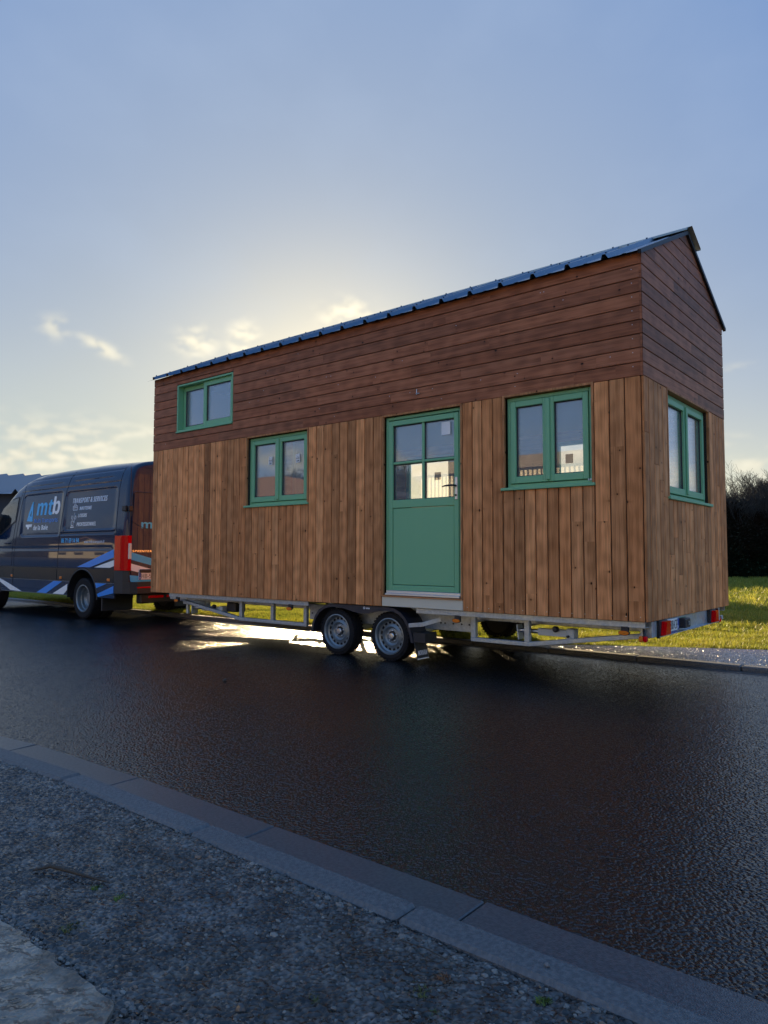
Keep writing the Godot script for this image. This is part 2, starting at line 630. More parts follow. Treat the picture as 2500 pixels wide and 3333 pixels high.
# ---------------------------------------------------------------- ground
func grid(x0: float, x1: float, z0: float, z1: float, y: float, nx: int, nz: int, tone := 0.0) -> MB:
	var mb := MB.new()
	var f := FastNoiseLite.new()
	f.seed = 8
	f.frequency = 0.35
	for i in nx:
		for j in nz:
			var xa := lerpf(x0, x1, float(i) / nx)
			var xb := lerpf(x0, x1, float(i + 1) / nx)
			var za := lerpf(z0, z1, float(j) / nz)
			var zb := lerpf(z0, z1, float(j + 1) / nz)
			var first := mb.c.size()
			mb.quad(Vector3(xa, y, za), Vector3(xa, y, zb), Vector3(xb, y, zb), Vector3(xb, y, za))
			for k in range(first, mb.c.size()):
				var p := mb.v[k]
				var q := 1.0 + tone * f.get_noise_2d(p.x, p.z)
				mb.c[k] = Color(q, q, q)
	return mb

func kerb_shift(x: float) -> float:
	return 0.0 if x > -1.3 else 0.05 * pow(-1.3 - maxf(x, -4.0), 2) + (0.27 * (-4.0 - x) if x < -4.0 else 0.0)

func pavement_edge(x: float) -> float:
	if x < -2.3: return -1.83
	var t := x + 2.3
	return -1.83 - 0.62 * t + 0.045 * t * t - 0.006 * t * t * t

func make_ground() -> void:
	struct("terrain", grid(-700, 700, -700, 700, -0.03, 8, 8), M.soil)
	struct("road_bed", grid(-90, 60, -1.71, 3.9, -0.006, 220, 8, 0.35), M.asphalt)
	make_road()
	# near side: dirt verge, kerb stones, gutter
	struct("gravel_bed", grid(-40, 40, 3.98, 7.6, 0.008, 40, 8), M.wet_dirt_plain)
	var vp := chip_patch(-2.7, 2.3, 4.035, 5.35, 0.0052, 0.0085, 0.0042, 0.20, 23)
	var vm := MeshInstance3D.new()
	vm.name = "gravel_verge"
	vm.mesh = vp
	vm.material_override = M.wet_dirt
	vm.set_meta("kind", "structure")
	add_child(vm, true)
	struct("yard", grid(-80, 60, 7.6, 60, 0.01, 60, 30, 0.3), M.wet_dirt_plain)
	# smooth muddy track in the corner nearest the camera
	var track := PackedVector2Array()
	var tn := FastNoiseLite.new(); tn.seed = 15; tn.frequency = 9.0; tn.fractal_octaves = 4
	for i in 420:
		var x := -8.0 + i * 0.0203
		track.append(Vector2(x, -(4.785 + 0.016 * tn.get_noise_1d(x) + 0.02 * tn.get_noise_1d(x * 0.2 + 50.0) + maxf(0.0, x - 0.35) * 0.9)))
	track.append(Vector2(0.5, -7.0)); track.append(Vector2(-8.0, -7.0))
	var tb := MB.new()
	tb.prism(track, -0.01, 0.0335, Transform3D(Basis(Vector3(1, 0, 0), Vector3(0, 0, -1), Vector3(0, 1, 0)), Vector3.ZERO))
	struct("muddy_track", tb, M.pale_mud)
	var kerb_root := node_kind("near_kerb")
	var gut_root := node_kind("near_gutter")
	for i in range(-12, 14):
		var xa := -1.39 + 1.015 * i
		stone_block(kerb_root, "kerb_stone", xa, xa + 1.015, 3.943, 4.058, 0.040, 0.012, M.concrete)
		var ga := -1.21 + 0.985 * i
		stone_block(gut_root, "gutter_stone", ga, ga + 0.985, 3.748, 3.938, 0.009, 0.004, M.wet_concrete)
	# far side: kerb, pavement, lawn
	var far_root := node_kind("far_kerb")
	var fgut := node_kind("far_gutter")
	for i in range(-34, 22):
		var xa := -0.72 + 1.0 * i
		stone_block(far_root, "kerb_stone", xa, xa + 1.0, -1.83, -1.70, 0.052, 0.012, M.concrete, 0.0)
		if i > -25: stone_block(fgut, "gutter_stone", xa + 0.4, xa + 1.4, -1.695, -1.57, 0.003, 0.002, M.wet_concrete, 0.0)
	var pp := PackedVector2Array()
	for i in 28:
		var x := -2.4 + i * 0.35
		pp.append(Vector2(x, -pavement_edge(x)))
	pp.append(Vector2(7.05, 1.833)); pp.append(Vector2(-2.4, 1.828))
	var pb := MB.new()
	pb.prism(pp, -0.02, 0.044, Transform3D(Basis(Vector3(1, 0, 0), Vector3(0, 0, -1), Vector3(0, 1, 0)), Vector3.ZERO))
	struct("pavement", pb, M.chippings)
	struct("lawn", lawn_mesh(), M.soil)

# a square of road surface: bedded stone chips, each with a height and a tilt of its own, repeating edge to edge
func chip_tile(side: float, cells: int, steps: int, rise: float, sd: int) -> ArrayMesh:
	var r := RandomNumberGenerator.new()
	r.seed = sd
	var cx := PackedFloat32Array(); var cz := PackedFloat32Array(); var ch := PackedFloat32Array(); var tx := PackedFloat32Array(); var tz := PackedFloat32Array(); var cr := PackedFloat32Array()
	for i in cells * cells:
		cx.append(r.randf()); cz.append(r.randf()); ch.append(r.randf_range(0.25, 1.0)); tx.append(r.randfn(0.0, 0.085)); tz.append(r.randfn(0.0, 0.085)); cr.append(r.randf_range(0.6, 0.95))
	var pitch := side / cells
	var n := steps + 1
	var hs := PackedFloat32Array()
	hs.resize(n * n)
	for j in n:
		for i in n:
			var px := float(i % steps) / steps * cells
			var pz := float(j % steps) / steps * cells
			var gx := int(px)
			var gz := int(pz)
			var best := -0.55
			for a in range(-1, 2):
				for b in range(-1, 2):
					var k := posmod(gz + b, cells) * cells + posmod(gx + a, cells)
					var dx := px - (gx + a + cx[k])
					var dz := pz - (gz + b + cz[k])
					var q := (dx * dx + dz * dz) / (cr[k] * cr[k])
					if q > 1.0: continue
					var h := ch[k] - q * q * q * 0.9 + (tx[k] * dx + tz[k] * dz) * pitch / rise
					if h > best: best = h
			hs[j * n + i] = maxf(best, 0.12) * rise   # water stands between the chips
	var v := PackedVector3Array()
	var nn := PackedVector3Array()
	var cc := PackedColorArray()
	var ix := PackedInt32Array()
	var st := side / steps
	for j in n:
		for i in n:
			v.append(Vector3(i * st - side / 2, hs[j * n + i], j * st - side / 2))
			var hl := hs[j * n + posmod(i - 1, steps)]
			var hr := hs[j * n + (i + 1) % steps]
			var hd := hs[posmod(j - 1, steps) * n + i]
			var hu := hs[((j + 1) % steps) * n + i]
			nn.append(Vector3(hl - hr, 2.0 * st, hd - hu).normalized())
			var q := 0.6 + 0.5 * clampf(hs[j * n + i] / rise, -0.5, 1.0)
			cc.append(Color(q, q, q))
	for j in steps:
		for i in steps:
			var a := j * n + i
			ix.append_array(PackedInt32Array([a, a + 1, a + n, a + 1, a + n + 1, a + n]))
	var arr := []
	arr.resize(Mesh.ARRAY_MAX)
	arr[Mesh.ARRAY_VERTEX] = v
	arr[Mesh.ARRAY_NORMAL] = nn
	arr[Mesh.ARRAY_COLOR] = cc
	arr[Mesh.ARRAY_INDEX] = ix
	var m := ArrayMesh.new()
	m.add_surface_from_arrays(Mesh.PRIMITIVE_TRIANGLES, arr)
	return m

# the same bedded stones over one larger uneven patch
func chip_patch(x0: float, x1: float, z0: float, z1: float, step: float, pitch: float, rise: float, tilt: float, sd: int) -> ArrayMesh:
	var r := RandomNumberGenerator.new()
	r.seed = sd
	var ca := int((x1 - x0) / pitch) + 3
	var cb := int((z1 - z0) / pitch) + 3
	var cx := PackedFloat32Array(); var cz := PackedFloat32Array(); var ch := PackedFloat32Array(); var tx := PackedFloat32Array(); var tz := PackedFloat32Array(); var cr := PackedFloat32Array(); var ct := PackedFloat32Array()
	for i in ca * cb:
		var big := r.randf() < 0.05
		cx.append(r.randf()); cz.append(r.randf()); ch.append(r.randf_range(1.0, 1.8) if big else r.randf_range(0.0, 1.0)); tx.append(r.randfn(0.0, tilt)); tz.append(r.randfn(0.0, tilt)); cr.append(r.randf_range(0.85, 1.0) if big else r.randf_range(0.45, 0.85))
		ct.append(r.randf_range(0.04, 0.17) if r.randf() < 0.8 else r.randf_range(0.02, 0.05))
	var f := FastNoiseLite.new(); f.seed = 3; f.frequency = 1.6; f.fractal_octaves = 4
	var nx := int((x1 - x0) / step) + 1
	var nz := int((z1 - z0) / step) + 1
	var hs := PackedFloat32Array(); hs.resize(nx * nz)
	var cc := PackedColorArray(); cc.resize(nx * nz)
	for j in nz:
		for i in nx:
			var wx := x0 + i * step
			var wz := z0 + j * step
			var px := i * step / pitch + 1.0
			var pz := j * step / pitch + 1.0
			var gx := int(px)
			var gz := int(pz)
			var best := -0.5
			var tone := 0.035
			for a in range(-1, 2):
				for b in range(-1, 2):
					var k := clampi(gz + b, 0, cb - 1) * ca + clampi(gx + a, 0, ca - 1)
					var dx := px - (gx + a + cx[k])
					var dz := pz - (gz + b + cz[k])
					var q := (dx * dx + dz * dz) / (cr[k] * cr[k])
					if q > 1.0: continue
					var h := ch[k] - q * q * 1.0 + (tx[k] * dx + tz[k] * dz) * pitch / rise
					if h > best:
						best = h; tone = ct[k]
			var dip := smoothstep(0.0, 0.04, wz - z0)
			hs[j * nx + i] = 0.026 + f.get_noise_2d(wx, wz) * 0.012 + best * rise - 0.006 * (1.0 - dip) + (0.0 if wz < 4.76 else -0.004)
			var brown := 0.5 + 0.5 * f.get_noise_2d(wx * 0.7 + 40.0, wz * 0.7)
			cc[j * nx + i] = Color(tone, tone, tone * 1.03).lerp(Color(tone * 1.0, tone * 0.86, tone * 0.66), brown * 0.7)
	var v := PackedVector3Array()
	var nn := PackedVector3Array()
	var ix := PackedInt32Array()
	for j in nz:
		for i in nx:
			v.append(Vector3(x0 + i * step, hs[j * nx + i], z0 + j * step + kerb_shift(x0 + i * step)))
			var l := hs[j * nx + maxi(i - 1, 0)]
			var rr := hs[j * nx + mini(i + 1, nx - 1)]
			var d := hs[maxi(j - 1, 0) * nx + i]
			var u := hs[mini(j + 1, nz - 1) * nx + i]
			nn.append(Vector3(l - rr, 2.0 * step, d - u).normalized())
	for j in nz - 1:
		for i in nx - 1:
			var a := j * nx + i
			ix.append_array(PackedInt32Array([a, a + 1, a + nx, a + 1, a + nx + 1, a + nx]))
	var arr := []
	arr.resize(Mesh.ARRAY_MAX)
	arr[Mesh.ARRAY_VERTEX] = v
	arr[Mesh.ARRAY_NORMAL] = nn
	arr[Mesh.ARRAY_COLOR] = cc
	arr[Mesh.ARRAY_INDEX] = ix
	var m := ArrayMesh.new()
	m.add_surface_from_arrays(Mesh.PRIMITIVE_TRIANGLES, arr)
	return m

func make_road() -> void:
	var side := 0.621
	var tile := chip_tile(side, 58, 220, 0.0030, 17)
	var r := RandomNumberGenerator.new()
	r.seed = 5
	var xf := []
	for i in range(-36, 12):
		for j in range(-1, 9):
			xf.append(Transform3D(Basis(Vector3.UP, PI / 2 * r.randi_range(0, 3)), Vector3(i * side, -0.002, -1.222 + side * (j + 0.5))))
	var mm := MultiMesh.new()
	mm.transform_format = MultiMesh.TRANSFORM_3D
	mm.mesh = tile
	mm.instance_count = xf.size()
	for i in xf.size(): mm.set_instance_transform(i, xf[i])
	var o := MultiMeshInstance3D.new()
	o.name = "road"
	o.multimesh = mm
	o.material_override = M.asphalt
	o.set_meta("kind", "structure")
	add_child(o, true)

func lawn_y(x: float, z: float) -> float:
	var t := clampf((-1.9 - z) / 1.0, 0.0, 1.0)
	return 0.030 + 0.02 * sin(x * 1.3) * t + 0.025 * sin(z * 0.7 + x * 0.4) * t + 0.004 * clampf(-z - 5.0, 0.0, 25.0)

func lawn_mesh() -> MB:
	var mb := MB.new()
	for i in 120:
		for j in 40:
			var xa := -60.0 + i * 0.75
			var xb := xa + 0.75
			var za := -1.832 - 29.0 * pow(j / 40.0, 1.6)
			var zb := -1.832 - 29.0 * pow((j + 1) / 40.0, 1.6)
			mb.quad(Vector3(xa, lawn_y(xa, za), za), Vector3(xb, lawn_y(xb, za), za), Vector3(xb, lawn_y(xb, zb), zb), Vector3(xa, lawn_y(xa, zb), zb))
	return mb

func node_kind(called: String) -> Node3D:
	var o := Node3D.new()
	o.name = numbered(called)
	o.set_meta("kind", "structure")
	add_child(o, true)
	return o

func stone_block(root: Node3D, called: String, x0: float, x1: float, z0: float, z1: float, top: float, ch: float, m: Material, bend := 1.0) -> void:
	var mb := MB.new()
	var q := rng.randf_range(0.82, 1.1)
	mb.col = Color(q, q, q)
	var s0 := kerb_shift(x0) * bend
	var s1 := kerb_shift(x1) * bend
	var gap := 0.004
	var tilt := rng.randf_range(-0.002, 0.002)
	var a := Vector3(x0 + gap, top + tilt, (z0 + z1) / 2 + s0)
	var b := Vector3(x1 - gap, top - tilt, (z0 + z1) / 2 + s1)
	var d := b - a
	var z := d.normalized()
	var x := Vector3.UP.cross(z).normalized()
	var y := z.cross(x)
	mb.box(Vector3(-(z1 - z0) / 2, -0.14, 0), Vector3((z1 - z0) / 2, 0, d.length()), ch, Transform3D(Basis(x, y, z), a))
	part(called, mb, m, root)


# ---------------------------------------------------------------- the house
var house: Node3D
const FLOOR_Y := 0.567
const JOINT_Y := 2.567
const EAVE_Y := 3.615
const SLOPE := 0.474
const LEN := 7.0
const WID := 2.5

func plank(mb: MB, tone: float, hue: float, ax: int) -> void:
	mb.col = Color(tone * (1.0 + hue), tone, tone * (1.0 - hue))
	mb.axis = ax
	mb.off = Vector2(rng.randf(), rng.randf())

func tone_of(i: int) -> float:
	var t := rng.randf_range(0.62, 1.06)
	if rng.randf() < 0.12: t *= 0.70
	return t

# vertical boards between x0 and x1 on a wall; place(u, v, d) maps along, up, out
func vboards(parent: Node3D, u0: float, u1: float, y0: float, y1: float, pitch: float, m: Transform3D, gap := 0.009, joined := false) -> void:
	var n := maxi(1, roundi((u1 - u0) / pitch))
	var js := [u0]
	for i in range(1, n):
		js.append(u0 + (u1 - u0) * i / n + rng.randf_range(-0.004, 0.004))
	js.append(u1)
	for i in n:
		var cuts := [y0, y1]
		if joined and rng.randf() < 0.5:
			cuts = [y0, rng.randf_range(y0 + 0.3, y1 - 0.3), y1]
		for k in cuts.size() - 1:
			var mb := MB.new()
			plank(mb, tone_of(i), rng.randf_range(-0.05, 0.05), 1)
			var out := rng.randf_range(-0.001, 0.0012)
			mb.box(Vector3(js[i] + gap / 2, cuts[k] + (0.0 if k == 0 else 0.0006), -0.0205), Vector3(js[i + 1] - gap / 2, cuts[k + 1], out), 0.0035)
			var v2 := PackedVector3Array()
			var n2 := PackedVector3Array()
			for q in mb.v.size():
				v2.append(m * mb.v[q]); n2.append(m.basis * mb.n[q])
			mb.v = v2; mb.n = n2
			part("plank", mb, M.larch_boards, parent)

# horizontal board rows as polygons; ends given by functions of height
func hboard_row(parent: Node3D, u0a: float, u0b: float, u1a: float, u1b: float, y0: float, y1: float, m: Transform3D, seglen: float) -> void:
	var gap := 0.006
	var a := maxf(u0a, u0b)
	var cuts := [null]
	var x := minf(u0a, u0b) + rng.randf_range(0.4, 1.0) * seglen
	var list := []
	while x < maxf(u1a, u1b) - 0.35:
		list.append(x)
		x += rng.randf_range(0.75, 1.25) * seglen
	var tones := rng.randf_range(0.85, 1.05)
	for i in list.size() + 1:
		var la: float = u0a if i == 0 else list[i - 1] + 0.0005
		var lb: float = u0b if i == 0 else list[i - 1] + 0.0005
		var ra: float = u1a if i == list.size() else list[i] - 0.0005
		var rb: float = u1b if i == list.size() else list[i] - 0.0005
		if la >= ra or lb > rb + 0.001: continue
		var mb := MB.new()
		plank(mb, tones * (rng.randf_range(0.80, 1.14) if seglen > 1.0 else rng.randf_range(0.66, 1.22)), rng.randf_range(-0.04, 0.06), 0)
		var out := rng.randf_range(0.0, 0.0015)
		var yy0 := y0 + gap / 2
		var yy1 := y1 - gap / 2
		var poly := PackedVector2Array([Vector2(la, yy0), Vector2(ra, yy0), Vector2(rb, yy1), Vector2(lb, yy1)])
		mb.prism(poly, -0.021, out - 0.0035)
		# bevelled face
		var ib := 0.0035
		var q0 := [Vector3(la, yy0, out - ib), Vector3(ra, yy0, out - ib), Vector3(rb, yy1, out - ib), Vector3(lb, yy1, out - ib)]
		var q1 := [Vector3(la, yy0 + ib, out), Vector3(ra, yy0 + ib, out), Vector3(rb, yy1 - ib, out), Vector3(lb, yy1 - ib, out)]
		mb.quad(q1[0], q1[1], q1[2], q1[3])
		mb.quad(q0[0], q0[1], q1[1], q1[0])
		mb.quad(q1[3], q1[2], q0[2], q0[3])
		var v2 := PackedVector3Array()
		var n2 := PackedVector3Array()
		for q in mb.v.size():
			v2.append(m * mb.v[q]); n2.append(m.basis * mb.n[q])
		mb.v = v2; mb.n = n2
		part("plank", mb, M.thermo_boards, parent)

# a wall slab between planes d0 and d1 with rectangular holes [u0, u1, y0, y1] sorted by u
func wall_slab(u0: float, u1: float, y0: float, y1: float, holes: Array, d0: float, d1: float, m: Transform3D) -> MB:
	var mb := MB.new()
	var us := [u0, u1]
	var ys := [y0, y1]
	for h in holes:
		us.append(h[0]); us.append(h[1]); ys.append(h[2]); ys.append(h[3])
	us.sort(); ys.sort()
	for i in us.size() - 1:
		for j in ys.size() - 1:
			if us[i + 1] - us[i] < 0.001 or ys[j + 1] - ys[j] < 0.001: continue
			var cu: float = (us[i] + us[i + 1]) / 2
			var cy: float = (ys[j] + ys[j + 1]) / 2
			var inside := false
			for h in holes:
				if cu > h[0] and cu < h[1] and cy > h[2] and cy < h[3]: inside = true
			if inside: continue
			mb.box(Vector3(us[i], ys[j], d0), Vector3(us[i + 1], ys[j + 1], d1), 0.0, m)
	return mb

func frame_ring(mb: MB, u0: float, u1: float, y0: float, y1: float, w: float, d0: float, d1: float, m: Transform3D, wb := -1.0) -> void:
	if wb < 0: wb = w
	var ch := 0.004
	mb.box(Vector3(u0, y0, d0), Vector3(u0 + w, y1, d1), ch, m)
	mb.box(Vector3(u1 - w, y0, d0), Vector3(u1, y1, d1), ch, m)
	mb.box(Vector3(u0 + w, y0, d0), Vector3(u1 - w, y0 + wb, d1), ch, m)
	mb.box(Vector3(u0 + w, y1 - w, d0), Vector3(u1 - w, y1, d1), ch, m)

# double glazing with a dark seal, plus a third pane added to strengthen reflections
func glazing(parent: Node3D, u0: float, u1: float, y0: float, y1: float, d: float, m: Transform3D) -> void:
	var s := MB.new()
	frame_ring(s, u0 - 0.004, u1 + 0.004, y0 - 0.004, y1 + 0.004, 0.012, d - 0.026, d + 0.006, m)
	part("gasket", s, M.gasket, parent)
	for k in 3:
		var mb := MB.new()
		mb.box(Vector3(u0 + 0.002, y0 + 0.002, d - 0.004 - k * 0.010), Vector3(u1 - 0.002, y1 - 0.002, d - k * 0.010), 0.0, m)
		part("pane", mb, M.glass, parent)

func sticker(parent: Node3D, u: float, y: float, w: float, h: float, d: float, turn: float, m: Transform3D) -> void:
	var t := m * Transform3D(Basis(Vector3(0, 0, 1), turn), Vector3(u, y, d))
	var mb := MB.new()
	mb.box(Vector3(-w / 2, -h / 2, 0), Vector3(w / 2, h / 2, 0.0012), 0.0, t)
	part("label_sticker", mb, M.paper, parent)
	var ik := MB.new()
	ik.box(Vector3(-w * 0.42, h * 0.30, 0.0014), Vector3(-w * 0.1, h * 0.33, 0.0020), 0.0, t)
	ik.box(Vector3(-w * 0.2, h * 0.19, 0.0014), Vector3(w * 0.4, h * 0.215, 0.0020), 0.0, t)
	part("print_lines", ik, M.ink, parent)
	var base := parent
	var e := (m.basis * Basis(Vector3(0, 0, 1), turn)).get_euler()
	for r in [["ECLAZ", 0.0, 0.80, 0.17], ["iLUMI", -0.30, 0.62, 0.17]]:
		var tx := text("lettering", r[0], t * Vector3(0, h * r[1], 0.0016), w * r[2], h * r[3], M.ink, parent)
		var bs := tx.transform.basis
		var ctr := tx.transform
		var p0 := t * Vector3(0, h * r[1], 0.0016)
		var base_p := p0
		# turn the word with its sticker
		var q := parent
		var o := Vector3.ZERO
		while q != null and q != self:
			o += q.position
			q = q.get_parent() as Node3D
		var local := tx.transform.origin - (p0 - o)
		var rot := m.basis * Basis(Vector3(0, 0, 1), turn)
		tx.transform = Transform3D(rot * bs, p0 - o + rot * local)

func casement(label: String, u0: float, u1: float, y0: float, y1: float, m: Transform3D, wall: Node3D, sill_w := 0.05) -> Node3D:
	var fr := MB.new()
	var ff := -0.05
	frame_ring(fr, u0 + 0.004, u1 - 0.004, y0 + 0.004, y1 - 0.004, 0.034, -0.11, ff, m)
	var w := part("window", fr, M.green_paint, wall)
	if label: w.set_meta("label", label)
	var mid := (u0 + u1) / 2
	for k in 2:
		var a: float = u0 + 0.042 if k == 0 else mid + 0.002
		var b: float = mid - 0.002 if k == 0 else u1 - 0.042
		var sb := MB.new()
		frame_ring(sb, a, b, y0 + 0.044, y1 - 0.042, 0.052, -0.10, ff + 0.012, m, 0.062)
		part("sash", sb, M.green_paint, w)
		glazing(w, a + 0.052, b - 0.052, y0 + 0.106, y1 - 0.094, -0.065, m)
	var ms := MB.new()
	ms.box(Vector3(mid - 0.022, y0 + 0.06, ff + 0.012), Vector3(mid + 0.022, y1 - 0.05, ff + 0.028), 0.005, m)
	part("astragal", ms, M.green_paint, w)
	var sl := MB.new()
	sl.box(Vector3(u0 - 0.035, y0 - 0.022, -0.06), Vector3(u1 + 0.03, y0 + 0.004, 0.022), 0.004, m)
	part("sill", sl, M.green_paint, w)
	return w

func reveal(parent: Node3D, u0: float, u1: float, y0: float, y1: float, m: Transform3D, bottom := false) -> void:
	var mb := MB.new()
	mb.axis = 1
	mb.col = Color(0.9, 0.88, 0.86)
	var t := 0.022
	mb.box(Vector3(u0 - t, y0, -0.12), Vector3(u0, y1 + t, 0.003), 0.002, m)
	mb.box(Vector3(u1, y0, -0.12), Vector3(u1 + t, y1 + t, 0.003), 0.002, m)
	mb.box(Vector3(u0, y1, -0.12), Vector3(u1, y1 + t, 0.003), 0.002, m)
	if bottom: mb.box(Vector3(u0, y0 - t, -0.12), Vector3(u1, y0, 0.001), 0.002, m)
	part("reveal_board", mb, M.trim, parent)

func make_house() -> void:
	house = thing("tiny_house", "wooden tiny house with green windows and door, gabled metal roof", "tiny house", Vector3(-3.5, FLOOR_Y, -1.25))
	var FR := Transform3D()                                                                  # front: u = x, out = z
	var RE := Transform3D(Basis(Vector3(0, 0, -1), Vector3(0, 1, 0), Vector3(1, 0, 0)), Vector3.ZERO)     # rear: u = -z, out = x
	var NO := Transform3D(Basis(Vector3(0, 0, 1), Vector3(0, 1, 0), Vector3(-1, 0, 0)), Vector3(-LEN, 0, -WID))  # nose wall
	# openings [u0, u1, y0, y1]
	var w2 := [-4.935, -3.870, 1.700, 2.548]
	var dr := [-2.730, -1.772, 0.684, 2.548]
	var w3 := [-1.285, -0.448, 1.712, 2.556]
	var w1 := [-6.440, -5.228, 2.775, 3.445]
	var fw := wall_slab(-LEN + 0.03, -0.03, FLOOR_Y + 0.004, 3.60, [w2, dr, w3, w1], -0.12, -0.0225, FR)
	var front := part("side_wall", fw, M.membrane, house)
	# vertical boards of the side wall
	var T := 0.022
	vboards(front, -LEN, w2[0] - T, FLOOR_Y, JOINT_Y, 0.120, FR)
	vboards(front, w2[0] - T, w2[1] + T, FLOOR_Y, w2[2] - 0.022, 0.117, FR)
	vboards(front, w2[1] + T, dr[0] - T, FLOOR_Y, JOINT_Y, 0.116, FR)
	vboards(front, dr[1] + T, w3[0] - T, FLOOR_Y, JOINT_Y, 0.115, FR, 0.010)
	vboards(front, w3[0] - T, w3[1] + T, FLOOR_Y, w3[2] - 0.022, 0.114, FR, 0.010)
	vboards(front, w3[1] + T, -0.0225, FLOOR_Y, JOINT_Y, 0.121, FR, 0.010)
	# horizontal boards above
	for k in 9:
		var ya := JOINT_Y + 0.1165 * k
		var yb := minf(ya + 0.1165, EAVE_Y - 0.005)
		var cut: bool = yb > w1[2] - T and ya < w1[3] + T
		if not cut:
			hboard_row(front, -LEN, -LEN, -0.0225, -0.0225, ya, yb, FR, 1.9)
		else:
			hboard_row(front, -LEN, -LEN, w1[0] - 0.004, w1[0] - 0.004, ya, yb, FR, 1.9)
			hboard_row(front, w1[1] + 0.004, w1[1] + 0.004, -0.0225, -0.0225, ya, yb, FR, 1.9)
			if ya < w1[2] - 0.003: hboard_row(front, w1[0], w1[0], w1[1], w1[1], ya, w1[2] - 0.004, FR, 1.9)
			if yb > w1[3] + 0.003: hboard_row(front, w1[0], w1[0], w1[1], w1[1], w1[3] + 0.004, yb, FR, 1.9)
	reveal(front, w2[0], w2[1], w2[2], w2[3], FR)
	reveal(front, dr[0], dr[1], dr[2], dr[3], FR)
	reveal(front, w3[0], w3[1], w3[2], w3[3], FR)
	# nail heads
	var nb := MB.new()
	for k in 34:
		var x := -rng.randf_range(0.05, 6.9)
		var y := JOINT_Y + 0.1165 * rng.randi_range(0, 8) + 0.08
		if x < -5.1 and y > 2.7: continue
		nb.box(Vector3(x - 0.003, y - 0.003, -0.002), Vector3(x + 0.003, y + 0.003, 0.0032))
	for k in 16:
		var x := -0.06 - 0.117 * k
		if x < -1.7: break
		nb.box(Vector3(x - 0.003, FLOOR_Y + 0.036, -0.002), Vector3(x + 0.003, FLOOR_Y + 0.042, 0.0032))
	for k in 9:
		var y := JOINT_Y + 0.1165 * k + 0.08
		nb.box(Vector3(-0.085, y, -0.002), Vector3(-0.079, y + 0.006, 0.0032))
	var nails := part("nail_heads", nb, M.steel_bright, front)
	nails.set_meta("kind", "stuff")
	# small hook above the door
	var hk := MB.new()
	hk.tube([Vector3(-2.285, 2.735, 0.0), Vector3(-2.285, 2.735, 0.03), Vector3(-2.27, 2.733, 0.034), Vector3(-2.235, 2.731, 0.034)], [0.004, 0.004, 0.004, 0.004])
	hk.box(Vector3(-2.296, 2.73, 0.0), Vector3(-2.290, 2.785, 0.004))
	part("hook", hk, M.steel_bright, front)

	# loft window: sliding, deep green surround
	var lb := MB.new()
	frame_ring(lb, w1[0] + 0.002, w1[1] - 0.002, w1[2] + 0.002, w1[3] - 0.002, 0.026, -0.118, 0.004, FR, 0.03)
	var lw := part("window", lb, M.green_paint, house)
	lw.set_meta("label", "small sliding loft window high under the eave")
	var ls := MB.new()
	frame_ring(ls, w1[0] + 0.028, -5.84, w1[2] + 0.032, w1[3] - 0.028, 0.058, -0.115, -0.085, FR)
	part("sash", ls, M.green_paint, lw)
	glazing(lw, w1[0] + 0.086, -5.895, w1[2] + 0.09, w1[3] - 0.086, -0.092, FR)
	var ls2 := MB.new()
	frame_ring(ls2, -5.885, w1[1] - 0.028, w1[2] + 0.032, w1[3] - 0.028, 0.062, -0.083, -0.03, FR, 0.072)
	part("sash", ls2, M.green_paint, lw)
	glazing(lw, -5.823, w1[1] - 0.09, w1[2] + 0.104, w1[3] - 0.09, -0.05, FR)
	var lsl := MB.new()
	lsl.box(Vector3(w1[0], w1[2] - 0.004, -0.05), Vector3(w1[1], w1[2] + 0.018, 0.018), 0.003)
	part("sill", lsl, M.green_paint, lw)

	var cw2 := casement("green casement window left of the door with two label stickers", w2[0], w2[1], w2[2], w2[3], FR, house)
	sticker(cw2, -4.567, 2.245, 0.066, 0.098, -0.064, -0.05, FR)
	sticker(cw2, -4.088, 2.237, 0.068, 0.102, -0.064, 0.12, FR)
	var cw3 := casement("green casement window right of the door", w3[0], w3[1], w3[2], w3[3], FR, house)
	var mk := MB.new()
	mk.box(Vector3(-0.497, 1.741, -0.04), Vector3(-0.487, 1.757, -0.036)); mk.box(Vector3(-0.48, 1.741, -0.04), Vector3(-0.468, 1.757, -0.036))
	part("maker_mark", mk, M.paper, cw3)

	# door
	var db := MB.new()
	frame_ring(db, dr[0] + 0.004, dr[1] - 0.004, dr[2] + 0.03, dr[3] - 0.004, 0.034, -0.11, -0.04, FR, 0.004)
	var door := part("door", db, M.green_paint, house)
	door.set_meta("label", "green half glazed door")
	var lf := MB.new()
	var lx0 := -2.688
	var lx1 := -1.812
	lf.box(Vector3(lx0, 0.735, -0.10), Vector3(-2.634, 2.50, -0.032), 0.004)
	lf.box(Vector3(-1.866, 0.735, -0.10), Vector3(lx1, 2.50, -0.032), 0.004)
	lf.box(Vector3(-2.634, 2.447, -0.10), Vector3(-1.866, 2.50, -0.032), 0.004)
	lf.box(Vector3(-2.634, 1.585, -0.10), Vector3(-1.866, 1.667, -0.032), 0.004)
	lf.box(Vector3(-2.634, 0.735, -0.10), Vector3(-1.866, 0.790, -0.032), 0.004)
	part("door_leaf", lf, M.green_paint, door)
	var pn := MB.new()
	pn.box(Vector3(-2.629, 0.795, -0.09), Vector3(-1.871, 1.580, -0.038), 0.004)
	part("lower_panel", pn, M.green_paint, door)
	var mu := MB.new()
	mu.box(Vector3(-2.262, 1.667, -0.075), Vector3(-2.232, 2.447, -0.040), 0.006)
	mu.box(Vector3(-2.634, 2.040, -0.075), Vector3(-2.262, 2.066, -0.040), 0.006)
	mu.box(Vector3(-2.232, 2.040, -0.075), Vector3(-1.866, 2.066, -0.040), 0.006)
